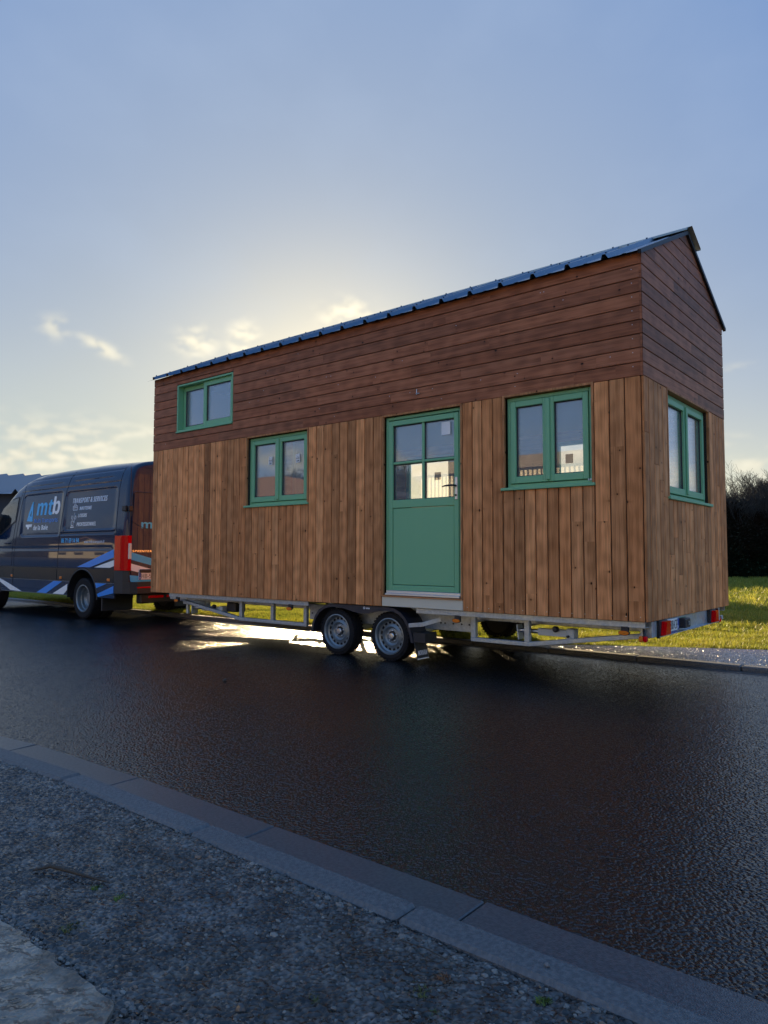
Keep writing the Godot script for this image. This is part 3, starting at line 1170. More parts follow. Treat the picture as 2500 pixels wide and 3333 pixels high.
	part("glazing_bar", mu, M.green_paint, door)
	for r in [[-2.634, -2.262, 1.667, 2.040], [-2.232, -1.866, 1.667, 2.040], [-2.634, -2.262, 2.066, 2.447], [-2.232, -1.866, 2.066, 2.447]]:
		glazing(door, r[0], r[1], r[2], r[3], -0.060, FR)
	var st := MB.new()
	st.box(Vector3(-2.03, 2.293, -0.0595), Vector3(-1.925, 2.423, -0.0583))
	part("paper_label", st, M.paper, door)
	var hp := MB.new()
	hp.box(Vector3(-1.852, 1.640, -0.032), Vector3(-1.822, 1.862, -0.022), 0.008)
	var plate := part("handle_plate", hp, M.aluminium, door)
	var hl := MB.new()
	hl.tube([Vector3(-1.837, 1.775, -0.022), Vector3(-1.837, 1.775, 0.03)], [0.010, 0.010], 10)
	hl.tube([Vector3(-1.837, 1.775, 0.028), Vector3(-1.88, 1.776, 0.034), Vector3(-1.93, 1.774, 0.033), Vector3(-1.966, 1.766, 0.028)], [0.011, 0.010, 0.008, 0.005], 10)
	part("handle", hl, M.black_plastic, door)
	var kh := MB.new()
	kh.lathe([Vector2(0.011, 0.0), Vector2(0.011, 0.006), Vector2(0.0, 0.007)], 12, Transform3D(Basis(), Vector3(-1.837, 1.682, -0.023)))
	part("lock_cylinder", kh, M.black_plastic, door)
	var th := MB.new()
	th.box(Vector3(-2.70, 0.686, -0.10), Vector3(-1.782, 0.706, 0.012), 0.003)
	th.box(Vector3(-2.70, 0.706, -0.10), Vector3(-1.782, 0.733, -0.012), 0.003)
	part("threshold", th, M.aluminium, door)
	var lipb := MB.new()
	lipb.axis = 0
	lipb.box(Vector3(-2.765, 0.668, -0.06), Vector3(-1.748, 0.682, 0.010), 0.002)
	part("threshold_board", lipb, M.trim, door)
	var bb := MB.new()
	bb.box(Vector3(-2.748, 0.570, -0.06), Vector3(-1.752, 0.667, -0.002), 0.002)
	part("apron_board", bb, M.beige_board, door)

	# rear wall
	var wr := [0.605, 1.880, 1.612, 2.556]
	var rs := wall_slab(0.03, WID - 0.03, FLOOR_Y + 0.004, 3.60, [wr], -0.12, -0.0225, RE)
	rs.prism(PackedVector2Array([Vector2(0.03, 3.60), Vector2(WID - 0.03, 3.60), Vector2(WID / 2, 3.60 + 0.455 * (WID / 2 - 0.03))]), -0.12, -0.0225, RE)
	var rear := part("rear_wall", rs, M.membrane, house)
	vboards(rear, 0.0, wr[0] - T, FLOOR_Y, JOINT_Y, 0.117, RE, 0.013, true)
	vboards(rear, wr[0] - T, wr[1] + T, FLOOR_Y, wr[2] - 0.022, 0.115, RE, 0.013, true)
	vboards(rear, wr[1] + T, WID, FLOOR_Y, JOINT_Y, 0.117, RE, 0.013, true)
	gable_rows(rear, RE)
	reveal(rear, wr[0], wr[1], wr[2], wr[3], RE)
	casement("green casement window in the rear wall reflecting the sky", wr[0], wr[1], wr[2], wr[3], RE, house)

	# nose wall, seen mirrored in the van's doors
	var ns := wall_slab(0.03, WID - 0.03, FLOOR_Y + 0.004, 3.60, [], -0.12, -0.0225, NO)
	ns.prism(PackedVector2Array([Vector2(0.03, 3.60), Vector2(WID - 0.03, 3.60), Vector2(WID / 2, 3.60 + 0.455 * (WID / 2 - 0.03))]), -0.12, -0.0225, NO)
	var nose := part("front_wall", ns, M.membrane, house)
	var n0 := nose.get_child_count()
	for i in 21:
		var mb := MB.new()
		plank(mb, tone_of(i), rng.randf_range(-0.05, 0.05), 1)
		var za := -0.024 - 2.45 * i / 21.0
		mb.box(Vector3(-LEN - 0.0, FLOOR_Y, za - 2.45 / 21.0 + 0.007), Vector3(-LEN + 0.021, JOINT_Y, za), 0.0035)
		part("plank", mb, M.larch_boards, nose)
	for k in 14:
		var mb := MB.new()
		plank(mb, rng.randf_range(0.85, 1.1), 0.02, 2)
		var ya := JOINT_Y + 0.1165 * k
		var yb := ya + 0.11
		var ins := maxf(0.0, (yb - EAVE_Y) / SLOPE)
		if ins > 1.2: continue
		mb.box(Vector3(-LEN, ya, -WID + 0.024 + ins), Vector3(-LEN + 0.021, yb, -0.024 - ins), 0.003)
		part("plank", mb, M.thermo_boards, nose)

	# far wall with two windows that the glass shows
	var fa := [3.49, 4.27, 1.60, 2.50]
	var fb := [1.20, 1.93, 2.055, 2.50]
	var FA := Transform3D(Basis(Vector3(-1, 0, 0), Vector3(0, 1, 0), Vector3(0, 0, -1)), Vector3(0, 0, -WID))
	var fs := wall_slab(0.03, LEN - 0.03, FLOOR_Y + 0.004, 3.60, [fb, fa], -0.12, 0.0, FA)
	var farw := part("far_wall", fs, M.trim, house)
	for h in [fa, fb]:
		var b := MB.new()
		frame_ring(b, h[0] + 0.003, h[1] - 0.003, h[2] + 0.003, h[3] - 0.003, 0.045, -0.10, -0.04, FA)
		var w := part("window", b, M.green_paint, house)
		var g := MB.new()
		g.box(Vector3(h[0] + 0.045, h[2] + 0.045, -0.074), Vector3(h[1] - 0.045, h[3] - 0.045, -0.070), 0.0, FA)
		part("pane", g, M.glass, w)
	var s1 := MB.new()
	s1.box(Vector3(-3.782, 2.150, -2.4250), Vector3(-3.672, 2.258, -2.4235))
	part("label_sticker", s1, M.paper, house)
	var s2 := MB.new()
	s2.box(Vector3(-1.808, 2.228, -2.4250), Vector3(-1.708, 2.343, -2.4235))
	part("label_sticker", s2, M.paper, house)

	# floor and lining
	var fl := MB.new()
	fl.box(Vector3(-LEN + 0.02, FLOOR_Y + 0.002, -WID + 0.02), Vector3(-0.024, FLOOR_Y + 0.10, -0.13))
	part("floor", fl, M.lining, house)
	var li := MB.new()
	li.box(Vector3(-LEN + 0.125, FLOOR_Y + 0.1, -WID + 0.13), Vector3(-LEN + 0.14, 3.58, -0.13))
	li.box(Vector3(-5.0, 2.62, -WID + 0.13), Vector3(-0.13, 2.66, -0.13))   # loft floor and ceiling
	li.box(Vector3(-5.06, FLOOR_Y + 0.1, -WID + 0.13), Vector3(-5.0, 3.58, -0.9))
	part("lining", li, M.lining, house)
	make_roof()

func gable_rows(parent: Node3D, m: Transform3D) -> void:
	var k := 0
	while true:
		var ya := JOINT_Y + 0.1165 * k
		var yb := ya + 0.1165
		k += 1
		var ia := maxf(0.0, (ya - EAVE_Y) / SLOPE)
		var ib := maxf(0.0, (yb - EAVE_Y) / SLOPE)
		if ib > WID / 2 - 0.02:
			ib = WID / 2 - 0.02
			yb = EAVE_Y + ib * SLOPE
			if yb - ya > 0.02: hboard_row(parent, ia, ib, WID - ia, WID - ib, ya, yb, m, 9.0)
			break
		hboard_row(parent, ia, ib, WID - ia, WID - ib, ya, yb, m, 0.85)

# one trapezoidal sheet, seen from above: ribs run from ridge to eave
func make_roof() -> void:
	var rb := MB.new()
	var th := Vector3(0, -0.03, 0)
	# roof deck under the sheets
	for s in [1.0, -1.0]:
		var e := Vector3(0, EAVE_Y - 0.012, -1.25 + s * 1.25)
		var r := Vector3(0, EAVE_Y - 0.012 + SLOPE * 1.25, -1.25)
		var a := Vector3(-LEN + 0.002, 0, 0)
		var b := Vector3(-0.002, 0, 0)
		if s > 0:
			rb.quad(a + e, b + e, b + r, a + r)
			rb.quad(a + r + th, b + r + th, b + e + th, a + e + th)
		else:
			rb.quad(b + e, a + e, a + r, b + r)
			rb.quad(b + r + th, a + r + th, a + e + th, b + e + th)
	var roof := part("roof", rb, M.membrane, house)
	var base_y := EAVE_Y + 0.004
	var pitch := 0.331
	var sheets := 7
	for s in [1.0, -1.0]:
		for k in sheets:
			var mb := MB.new()
			var prof := []   # (x, height) along the sheet
			for i in 3:
				var x0: float = 0.02 - 0.993 * k - pitch * i
				for q in [[0.0, 0.0], [-0.115, 0.0], [-0.120, 0.004], [-0.150, 0.004], [-0.155, 0.0], [-0.268, 0.0], [-0.286, 0.038], [-0.313, 0.038]]:
					prof.append(Vector2(x0 + q[0], q[1]))
			prof.append(Vector2(0.02 - 0.993 * (k + 1), 0.0))
			if k == sheets - 1: prof.append(Vector2(-LEN - 0.06, 0.0))
			var over := 0.075
			for i in prof.size() - 1:
				for face in [0.0, -0.0012]:
					var p: Vector2 = prof[i]
					var q: Vector2 = prof[i + 1]
					var up := Vector3(0, 1, s * SLOPE).normalized()
					var P := func(v: Vector2, t: float) -> Vector3:
						return Vector3(v.x, base_y - SLOPE * t, -1.25 + s * (1.25 + t)) + up * (v.y + face)
					var a: Vector3 = P.call(p, over)
					var b: Vector3 = P.call(q, over)
					var c2: Vector3 = P.call(q, -1.25)
					var d: Vector3 = P.call(p, -1.25)
					mb.quad_out(a, b, c2, d, up if face == 0.0 else -up)
					if face != 0.0:
						mb.quad_out(a, b, b + up * 0.0012, a + up * 0.0012, Vector3(0, -0.3, s))
			if s > 0:
				for i in 3:
					var x0: float = 0.02 - 0.993 * k - pitch * i - 0.299
					for t in [0.02, -0.5, -1.0]:
						var up := Vector3(0, 1, s * SLOPE).normalized()
						var c0 := Vector3(x0, base_y - SLOPE * t, -1.25 + s * (1.25 + t)) + up * 0.038
						mb.bar(c0, c0 + up * 0.014, 0.014, 0.014, 0.002)
			part("roof_sheet", mb, M.roof_metal, roof)
	# ridge cap running past the rear gable
	var ry := base_y + SLOPE * 1.25 + 0.034
	for s in [1.0, -1.0]:
		var cb := MB.new()
		var up := Vector3(0, 1, s * SLOPE).normalized()
		var x0 := -LEN - 0.06
		var x1 := 0.062
		var wing := 0.17 if s > 0 else 0.30
		var a := Vector3(x1, ry + 0.008, -1.25)
		var b := Vector3(x0, ry + 0.008, -1.25)
		var dn := Vector3(0, -SLOPE, s).normalized() * wing
		for face in [0.0, -0.0015]:
			cb.quad_out(a + up * face, b + up * face, b + dn + up * face, a + dn + up * face, up if face == 0.0 else -up)
		# folded lip
		var lip := Vector3(0, -0.02, s * 0.004)
		cb.quad_out(a + dn, b + dn, b + dn + lip, a + dn + lip, Vector3(0, 0, s))
		part("ridge_cap", cb, M.flashing, roof)
	# barge trims along the rear gable
	for s in [1.0, -1.0]:
		var tb := MB.new()
		var e := Vector3(0.012, base_y - SLOPE * 0.07 - 0.012, -1.25 + s * 1.32)
		var r := Vector3(0.012, base_y + SLOPE * 1.25 - 0.012, -1.25)
		tb.bar(e, r, 0.028, 0.034, 0.0)
		part("verge_trim", tb, M.seam, roof)


# ---------------------------------------------------------------- trailer
func wheel(parent: Node3D, at: Vector3, side: float, r: float, w: float, rim: float, van_style := false) -> void:
	var t := Transform3D(Basis(Vector3(side, 0, 0), Vector3(0, 1, 0), Vector3(0, 0, side)), at)
	var tb := MB.new()
	var h := w / 2
	var prof := [Vector2(rim, -h * 0.92), Vector2(rim + 0.012, -h), Vector2(r - 0.03, -h * 1.02), Vector2(r - 0.006, -h * 0.86), Vector2(r, -h * 0.72), Vector2(r, -h * 0.36), Vector2(r - 0.007, -h * 0.34), Vector2(r - 0.007, -h * 0.28), Vector2(r, -h * 0.26), Vector2(r, h * 0.26), Vector2(r - 0.007, h * 0.28), Vector2(r - 0.007, h * 0.34), Vector2(r, h * 0.36), Vector2(r, h * 0.72), Vector2(r - 0.006, h * 0.86), Vector2(r - 0.03, h * 1.02), Vector2(rim + 0.012, h), Vector2(rim, h * 0.92)]
	tb.lathe(prof, 56, t)
	var ty := part("tyre", tb, M.tyre_rubber, parent)
	# tread blocks on the shoulders
	var kb := MB.new()
	for k in 40:
		var a := TAU * k / 40.0
		for s in [-1.0, 1.0]:
			var tt := t * Transform3D(Basis(Vector3(0, 0, 1), a), Vector3.ZERO)
			kb.box(Vector3(r - 0.012, -0.010, s * h * 0.80 - 0.014), Vector3(r + 0.003, 0.010, s * h * 0.80 + 0.014), 0.002, tt)
	part("tread", kb, M.tyre_rubber, ty)
	var rb := MB.new()
	if van_style:
		rb.lathe([Vector2(rim + 0.012, h * 0.90), Vector2(rim + 0.014, h * 1.02), Vector2(rim, h * 1.04), Vector2(rim - 0.012, h * 0.9), Vector2(rim - 0.016, h * 0.3), Vector2(rim - 0.028, h * 0.22), Vector2(rim - 0.034, -h * 0.2), Vector2(rim - 0.05, -h * 0.45), Vector2(rim - 0.075, -h * 0.62)], 64, t)
		rb.lathe([Vector2(rim - 0.125, -h * 0.50), Vector2(0.07, -h * 0.38), Vector2(0.066, -h * 0.05), Vector2(0.05, h * 0.02), Vector2(0.0, h * 0.02)], 48, t)
		# spokes between the hand holes
		for k in 10:
			var tt := t * Transform3D(Basis(Vector3(0, 0, 1), TAU * k / 10.0), Vector3.ZERO)
			rb.box(Vector3(rim - 0.13, -0.020, -h * 0.66), Vector3(rim - 0.068, 0.020, -h * 0.50), 0.006, tt)
	else:
		rb.lathe([Vector2(rim + 0.008, h * 0.86), Vector2(rim + 0.009, h * 1.0), Vector2(rim - 0.001, h * 1.03), Vector2(rim - 0.010, h * 0.9), Vector2(rim - 0.014, h * 0.55), Vector2(rim - 0.030, h * 0.42)], 64, t)
		rb.lathe([Vector2(rim - 0.052, h * 0.40), Vector2(0.112, h * 0.50), Vector2(0.100, h * 0.56), Vector2(0.092, h * 0.40), Vector2(0.078, h * 0.30), Vector2(0.060, h * 0.34), Vector2(0.050, h * 0.34)], 64, t)
		# webs between the vent holes
		for k in 16:
			var tt := t * Transform3D(Basis(Vector3(0, 0, 1), TAU * k / 16.0), Vector3.ZERO)
			rb.box(Vector3(rim - 0.056, -0.011, h * 0.36), Vector3(rim - 0.026, 0.011, h * 0.43), 0.002, tt)
	part("rim", rb, M.wheel_silver, ty)
	var bk := MB.new()
	var deep := -h * 0.72 if van_style else h * 0.15
	bk.lathe([Vector2(rim - 0.01, deep), Vector2(0.0, deep)], 40, t)
	bk.lathe([Vector2(0.0, -h * 0.75), Vector2(rim - 0.002, -h * 0.75)], 40, t)
	part("brake_drum", bk, M.wheel_dark, ty)
	var hb := MB.new()
	var hz := h * 0.34 if not van_style else -h * 0.30
	for k in 5 if not van_style else 6:
		var a := TAU * k / (5.0 if not van_style else 6.0) + 0.3
		var c0 := Vector3(cos(a), sin(a), 0) * (0.056 if not van_style else 0.10)
		var tt := t * Transform3D(Basis(), c0 + Vector3(0, 0, hz - 0.004))
		hb.lathe([Vector2(0.009, 0.0), Vector2(0.009, 0.014), Vector2(0.005, 0.018), Vector2(0.0, 0.018)], 6, tt)
	hb.lathe([Vector2(0.036, hz - 0.004), Vector2(0.034, hz + 0.020), Vector2(0.028, hz + 0.026), Vector2(0.0, hz + 0.028)], 28, t)
	part("hub_cap", hb, M.steel_bright, ty)

func marker_lamp(root: Node3D, called: String, at: Vector3, m: Material, out := Vector3(0, 0, 1), w := 0.088, h := 0.036) -> void:
	var z := out.normalized()
	var x := Vector3.UP.cross(z).normalized()
	var t := Transform3D(Basis(x, Vector3.UP, z), at)
	var hb := MB.new()
	hb.box(Vector3(-w * 0.35, -h * 0.2, -0.03), Vector3(w * 0.35, h * 1.5, -0.002), 0.003, t)
	var e0 := PackedVector2Array()
	var e1 := PackedVector2Array()
	for k in 24:
		var a := TAU * k / 24.0
		e0.append(Vector2(cos(a) * w * 0.56, sin(a) * h * 0.62))
		e1.append(Vector2(cos(a) * w * 0.47, sin(a) * h * 0.48))
	hb.prism(e0, -0.002, 0.010, t)
	var o := part(called, hb, M.black_plastic, root)
	var lb := MB.new()
	lb.prism(e1, 0.009, 0.019, t)
	part("lens", lb, m, o)
	var bb := MB.new()
	bb.lathe([Vector2(h * 0.2, 0.0185), Vector2(h * 0.17, 0.023), Vector2(0.0, 0.024)], 12, t)
	part("bulb_dome", bb, m, o)

func jack(root: Node3D, x_foot: float, x_head: float, y: float, z: float) -> void:
	# folded corner steady: slim tube, square sleeve, gear head
	var s := signf(x_head - x_foot)
	var a := Vector3(x_foot, y + 0.012 * s * 0.0, z)
	var b := Vector3(x_foot + s * 0.20, y, z)
	var c := Vector3(x_head - s * 0.07, y, z)
	var tb := MB.new()
	tb.tube([a, b + Vector3(s * 0.1, 0, 0)], [0.020, 0.020], 14)
	var o := part("support_jack", tb, M.steel_bright, root)
	var sl := MB.new()
	sl.bar(b, c, 0.062, 0.062, 0.004)
	part("sleeve", sl, M.jack_grey, o)
	var hd := MB.new()
	hd.box(Vector3(minf(c.x, c.x + s * 0.07), y - 0.062, z - 0.05), Vector3(maxf(c.x, c.x + s * 0.07), y + 0.045, z + 0.05), 0.005)
	part("gear_head", hd, M.jack_grey, o)
	var kn := MB.new()
	kn.lathe([Vector2(0.0, 0.0), Vector2(0.026, 0.002), Vector2(0.028, 0.03), Vector2(0.020, 0.044), Vector2(0.0, 0.046)], 18, Transform3D(Basis(), Vector3(c.x - s * 0.10, y + 0.036, z + 0.03)))
	kn.lathe([Vector2(0.012, 0.0), Vector2(0.012, 0.02), Vector2(0.0, 0.021)], 10, Transform3D(Basis(), Vector3(c.x + s * 0.02, y - 0.02, z + 0.05)))
	part("knob", kn, M.black_plastic, o)
	var ft := MB.new()
	ft.bar(a + Vector3(-s * 0.004, 0.055, 0), a + Vector3(s * 0.012, -0.085, 0), 0.10, 0.012, 0.003)
	part("foot_plate", ft, M.galvanised, o)

func make_trailer() -> void:
	var root := thing("trailer", "galvanised twin axle trailer that carries the wooden tiny house", "trailer", Vector3(-3.08, 0, -1.25))
	var gz: Material = M.galvanised
	for s in [0, 1]:
		var zz: float = -0.03 if s == 0 else -WID + 0.03
		var d: float = -1.0 if s == 0 else 1.0
		var side := func(a: float, b: float) -> Array: return [minf(zz + d * a, zz + d * b), maxf(zz + d * a, zz + d * b)]
		# side rails, a C section with its open face turned outwards
		for seg in [[-6.585, -3.86], [-2.325, -0.035]]:
			var mb := MB.new()
			var q: Array = side.call(0.0, 0.10)
			var q2: Array = side.call(0.0, 0.006)
			mb.box(Vector3(seg[0], 0.516, q2[0]), Vector3(seg[1], 0.564, q2[1]), 0.001)
			mb.box(Vector3(seg[0], 0.558, q[0] if s == 1 else q[0]), Vector3(seg[1], 0.5635, q[1] - 0.0065 if s == 0 else q[1]), 0.0)
			mb.box(Vector3(seg[0], 0.517, q[0]), Vector3(seg[1], 0.522, q[1] - 0.0065 if s == 0 else q[1]), 0.0)
			part("side_rail", mb, gz, root)
		# main beam set further in
		var mb2 := MB.new()
		var qm: Array = side.call(0.26, 0.32)
		mb2.box(Vector3(-6.95, 0.455, qm[0]), Vector3(-4.1, 0.514, qm[1]), 0.004)
		mb2.box(Vector3(-4.1, 0.335, qm[0]), Vector3(-1.84, 0.514, qm[1]), 0.004)
		mb2.box(Vector3(-1.84, 0.462, qm[0]), Vector3(-0.04, 0.514, qm[1]), 0.004)
		var beam := part("main_beam", mb2, gz, root)
		# truss frames below the rails
		var fz: float = zz + d * 0.12
		var F := MB.new()
		for x in [-5.175, -4.585, -4.015]:
			F.box(Vector3(x - 0.024, 0.305, fz - 0.024), Vector3(x + 0.024, 0.516, fz + 0.024), 0.004)
		F.box(Vector3(-5.20, 0.262, fz - 0.023), Vector3(-3.99, 0.305, fz + 0.023), 0.004)
		F.bar(Vector3(-5.19, 0.284, fz), Vector3(-6.40, 0.455, fz), 0.045, 0.042, 0.004)
		part("side_truss", F, gz, root)
		var F2 := MB.new()
		for x in [-1.717, -1.145]:
			F2.box(Vector3(x - 0.026, 0.312, fz - 0.024), Vector3(x + 0.026, 0.516, fz + 0.024), 0.004)
		F2.box(Vector3(-1.745, 0.272, fz - 0.023), Vector3(-1.12, 0.312, fz + 0.023), 0.004)
		F2.bar(Vector3(-1.125, 0.293, fz), Vector3(-0.03, 0.452, fz), 0.045, 0.042, 0.004)
		part("side_truss", F2, gz, root)
		# wheels
		var lift := 0.0 if s == 0 else 0.03
		for x in [-3.452, -2.706]:
			wheel(root, Vector3(x, 0.252 + lift, zz + d * 0.125), -d, 0.252, 0.175, 0.182)
		# double mudguard
		var outer := PackedVector2Array([Vector2(-3.800, 0.235), Vector2(-3.782, 0.33), Vector2(-3.745, 0.41), Vector2(-3.68, 0.485), Vector2(-3.60, 0.532), Vector2(-3.50, 0.556), Vector2(-3.38, 0.558), Vector2(-2.70, 0.558), Vector2(-2.60, 0.548), Vector2(-2.52, 0.512), Vector2(-2.455, 0.455), Vector2(-2.405, 0.38), Vector2(-2.372, 0.29), Vector2(-2.355, 0.215)])
		var inner := PackedVector2Array([Vector2(-2.385, 0.215), Vector2(-2.402, 0.29), Vector2(-2.435, 0.375), Vector2(-2.485, 0.445), Vector2(-2.545, 0.49), Vector2(-2.625, 0.518), Vector2(-2.72, 0.524), Vector2(-2.83, 0.505), Vector2(-2.95, 0.478), Vector2(-3.05, 0.472), Vector2(-3.16, 0.486), Vector2(-3.30, 0.515), Vector2(-3.42, 0.526), Vector2(-3.52, 0.52), Vector2(-3.60, 0.498), Vector2(-3.67, 0.455), Vector2(-3.725, 0.39), Vector2(-3.757, 0.32), Vector2(-3.772, 0.235)])
		var loop := outer.duplicate()
		loop.append_array(inner)
		var G := MB.new()
		var y_up := Transform3D(Basis(), Vector3(0, lift * 0.3, 0))
		G.prism(loop, zz + d * -0.012 if s == 0 else zz - 0.012, zz + d * 0.004, y_up)
		for i in outer.size() - 1:
			var a := outer[i]
			var b := outer[i + 1]
			G.quad_out(Vector3(a.x, a.y, zz), Vector3(b.x, b.y, zz), Vector3(b.x, b.y, zz + d * 0.25), Vector3(a.x, a.y, zz + d * 0.25), Vector3(-(b.y - a.y), b.x - a.x, 0))
			G.quad_out(Vector3(a.x, a.y - 0.004, zz), Vector3(b.x, b.y - 0.004, zz), Vector3(b.x, b.y - 0.004, zz + d * 0.25), Vector3(a.x, a.y - 0.004, zz + d * 0.25), -Vector3(-(b.y - a.y), b.x - a.x, 0))
		var mg := part("mudguard", G, M.mudguard_plastic, root)
		if s == 0:
			var lg := MB.new()
			lg.lathe([Vector2(0.013, 0.0), Vector2(0.013, 0.002), Vector2(0.008, 0.002), Vector2(0.008, 0.0)], 16, Transform3D(Basis(), Vector3(-3.005, 0.535, zz + 0.012)))
			part("maker_logo", lg, M.decal_white, mg)
			text("lettering", "ema", Vector3(-2.955, 0.533, zz + 0.0125), 0.05, 0.016, M.decal_white, mg)
		# mud flap
		var fl := MB.new()
		fl.prism(PackedVector2Array([Vector2(-2.375, 0.225), Vector2(-2.215, 0.225), Vector2(-2.215, 0.32), Vector2(-2.36, 0.32)]), zz, zz + d * 0.20)
		var f2 := MB.new()
		var ft := Transform3D(Basis(Vector3(0, 0, 1), 0.22), Vector3(-2.30, 0.225, 0))
		f2.box(Vector3(-0.055, -0.165, zz + d * 0.10 - 0.1), Vector3(-0.048, 0.02, zz + d * 0.10 + 0.1), 0.002, ft)
		part("mud_flap_bracket", fl, M.black_plastic, root)
		var flap := part("mud_flap", f2, M.black_plastic, root)
		if s == 0:
			var rim2 := MB.new()
			rim2.box(Vector3(-0.048, -0.166, zz - 0.195), Vector3(-0.045, -0.158, zz - 0.005), 0.0, ft)
			part("flap_edge", rim2, M.decal_white, flap)
			var tx := text("lettering", "NORVAN", Vector3(-2.318, 0.115, zz - 0.10), 0.15, 0.05, M.decal_white, flap, PI / 2)
			var br := MB.new()
			br.bar(Vector3(-2.41, 0.388, zz + 0.012), Vector3(-2.24, 0.408, zz + 0.012), 0.006, 0.042, 0.001)
			br.bar(Vector3(-2.24, 0.408, zz + 0.012), Vector3(-2.10, 0.46, zz - 0.10), 0.006, 0.042, 0.001)
			for x in [-2.39, -2.30, -2.25]:
				br.box(Vector3(x - 0.006, 0.392 + (x + 2.39) * 0.12, zz + 0.014), Vector3(x + 0.006, 0.404 + (x + 2.39) * 0.12, zz + 0.022), 0.003)
			part("mudguard_bracket", br, gz, root)
		# bolts along the beam
		var bo := MB.new()
		for x in [-2.15, -2.05, -1.95, -3.9, -4.05, -2.2, -1.86]:
			bo.box(Vector3(x - 0.008, 0.40, qm[1] if s == 0 else qm[0] - 0.008), Vector3(x + 0.008, 0.416, qm[1] + 0.008 if s == 0 else qm[0]), 0.002)
		part("bolt", bo, M.wheel_dark, beam)
		# jacks
		jack(root, -6.28, -5.61, 0.372, zz + d * 0.20)
		jack(root, -1.255, -0.70, 0.408, zz + d * 0.17)
	# axles and cross members
	for x in [-3.452, -2.706]:
		var ax := MB.new()
		ax.bar(Vector3(x, 0.27, -0.22), Vector3(x, 0.32, -2.28), 0.07, 0.07, 0.012)
		part("axle", ax, gz, root)
	for x in [-6.6, -5.6, -4.6, -3.9, -2.2, -1.1]:
		var cm := MB.new()
		cm.box(Vector3(x - 0.03, 0.462, -2.16), Vector3(x + 0.03, 0.514, -0.36), 0.003)
		part("cross_member", cm, gz, root)
	# rear beam with its folded lower edge
	var rb := MB.new()
	rb.box(Vector3(-0.035, 0.43, -2.05), Vector3(-0.022, 0.562, -0.24), 0.002)
	rb.box(Vector3(-0.0225, 0.428, -2.05), Vector3(0.012, 0.436, -0.24), 0.001)
	part("rear_beam", rb, gz, root)
	var ends := MB.new()
	ends.box(Vector3(-0.11, 0.432, -0.238), Vector3(-0.012, 0.562, -0.125), 0.003)
	ends.box(Vector3(-0.11, 0.432, -2.17), Vector3(-0.012, 0.562, -2.052), 0.003)
	part("corner_plate", ends, gz, root)
	var pl := MB.new()
	pl.box(Vector3(-0.016, 0.42, -0.252), Vector3(0.010, 0.566, -0.236), 0.002)
	pl.box(Vector3(-0.016, 0.42, -2.04), Vector3(0.010, 0.562, -2.02), 0.002)
	part("corner_post", pl, M.seam, root)
	# rear lamps: slanted red lens on a housing
	for z in [-0.345, -1.84]:
		var hb := MB.new()
		hb.box(Vector3(-0.02, 0.440, z - 0.095), Vector3(0.012, 0.562, z + 0.095), 0.004)
		var o := part("rear_light", hb, M.black_plastic, root)
		var lens := MB.new()
		var t := Transform3D(Basis(Vector3(0, 0, -1), Vector3(0, 1, 0), Vector3(1, 0, 0)), Vector3(0, 0, z))
		lens.prism(PackedVector2Array([Vector2(-0.088, 0.444), Vector2(0.088, 0.444), Vector2(0.088, 0.556), Vector2(-0.05, 0.556)]), 0.010, 0.040, t)
		part("red_lens", lens, M.red_lens, o)
		var gl := MB.new()
		gl.prism(PackedVector2Array([Vector2(-0.080, 0.452), Vector2(-0.040, 0.452), Vector2(-0.044, 0.550)]), 0.040, 0.052, t)
		part("reflector_triangle", gl, M.red_lens, o)
	# number plate
	var np := MB.new()
	np.box(Vector3(-0.021, 0.452, -0.762), Vector3(0.006, 0.556, -0.30), 0.003)
	var plate := part("number_plate", np, M.plate_white, root)
	var bl := MB.new()
	bl.box(Vector3(0.004, 0.454, -0.760), Vector3(0.0075, 0.554, -0.722))
	part("blue_band", bl, M.plate_blue, plate)
	text("lettering", "·388·CF", Vector3(0.007, 0.506, -0.590), 0.245, 0.075, M.plate_black, plate, PI / 2, 0.0, false, false)
	text("lettering", "F", Vector3(0.0078, 0.478, -0.741), 0.014, 0.022, M.decal_white, plate, PI / 2)
	var foot := MB.new()
	foot.box(Vector3(-0.015, 0.438, -0.70), Vector3(0.004, 0.450, -0.45), 0.0)
	part("plate_strip", foot, M.plate_blue, plate)
	# socket box and sticker
	var stk := MB.new()
	stk.box(Vector3(-0.0225, 0.452, -1.045), Vector3(-0.0205, 0.548, -0.83))
	part("green_label", stk, M.green_sticker, root)
	var bx := MB.new()
	bx.box(Vector3(-0.022, 0.462, -0.955), Vector3(0.05, 0.545, -0.80), 0.008)
	var sb := part("socket_box", bx, M.black_plastic, root)
	var lk := MB.new()
	lk.box(Vector3(0.05, 0.485, -0.905), Vector3(0.060, 0.520, -0.870), 0.003)
	part("latch", lk, M.wheel_silver, sb)
	# markers
	for x in [-6.398, -4.165, -1.836, -0.205]:
		marker_lamp(root, "side_marker", Vector3(x, 0.470, -0.028), M.amber_lens)
	for sgn in [0, 1]:
		var z0 := -0.075 if sgn == 0 else -2.30
		var cbm := MB.new()
		cbm.bar(Vector3(-0.07, 0.50, z0 - 0.02), Vector3(-0.05, 0.44, z0 + 0.01), 0.02, 0.03, 0.004)
		var cb := part("corner_marker", cbm, M.black_plastic, root)
		var c2 := MB.new()
		c2.box(Vector3(-0.095, 0.402, z0 - 0.01), Vector3(-0.062, 0.450, z0 + 0.04), 0.010)
		part("lens", c2, M.amber_lens, cb)
		var c3 := MB.new()
		c3.box(Vector3(-0.061, 0.402, z0 - 0.01), Vector3(-0.03, 0.450, z0 + 0.04), 0.010)
		part("lens", c3, M.red_lens, cb)
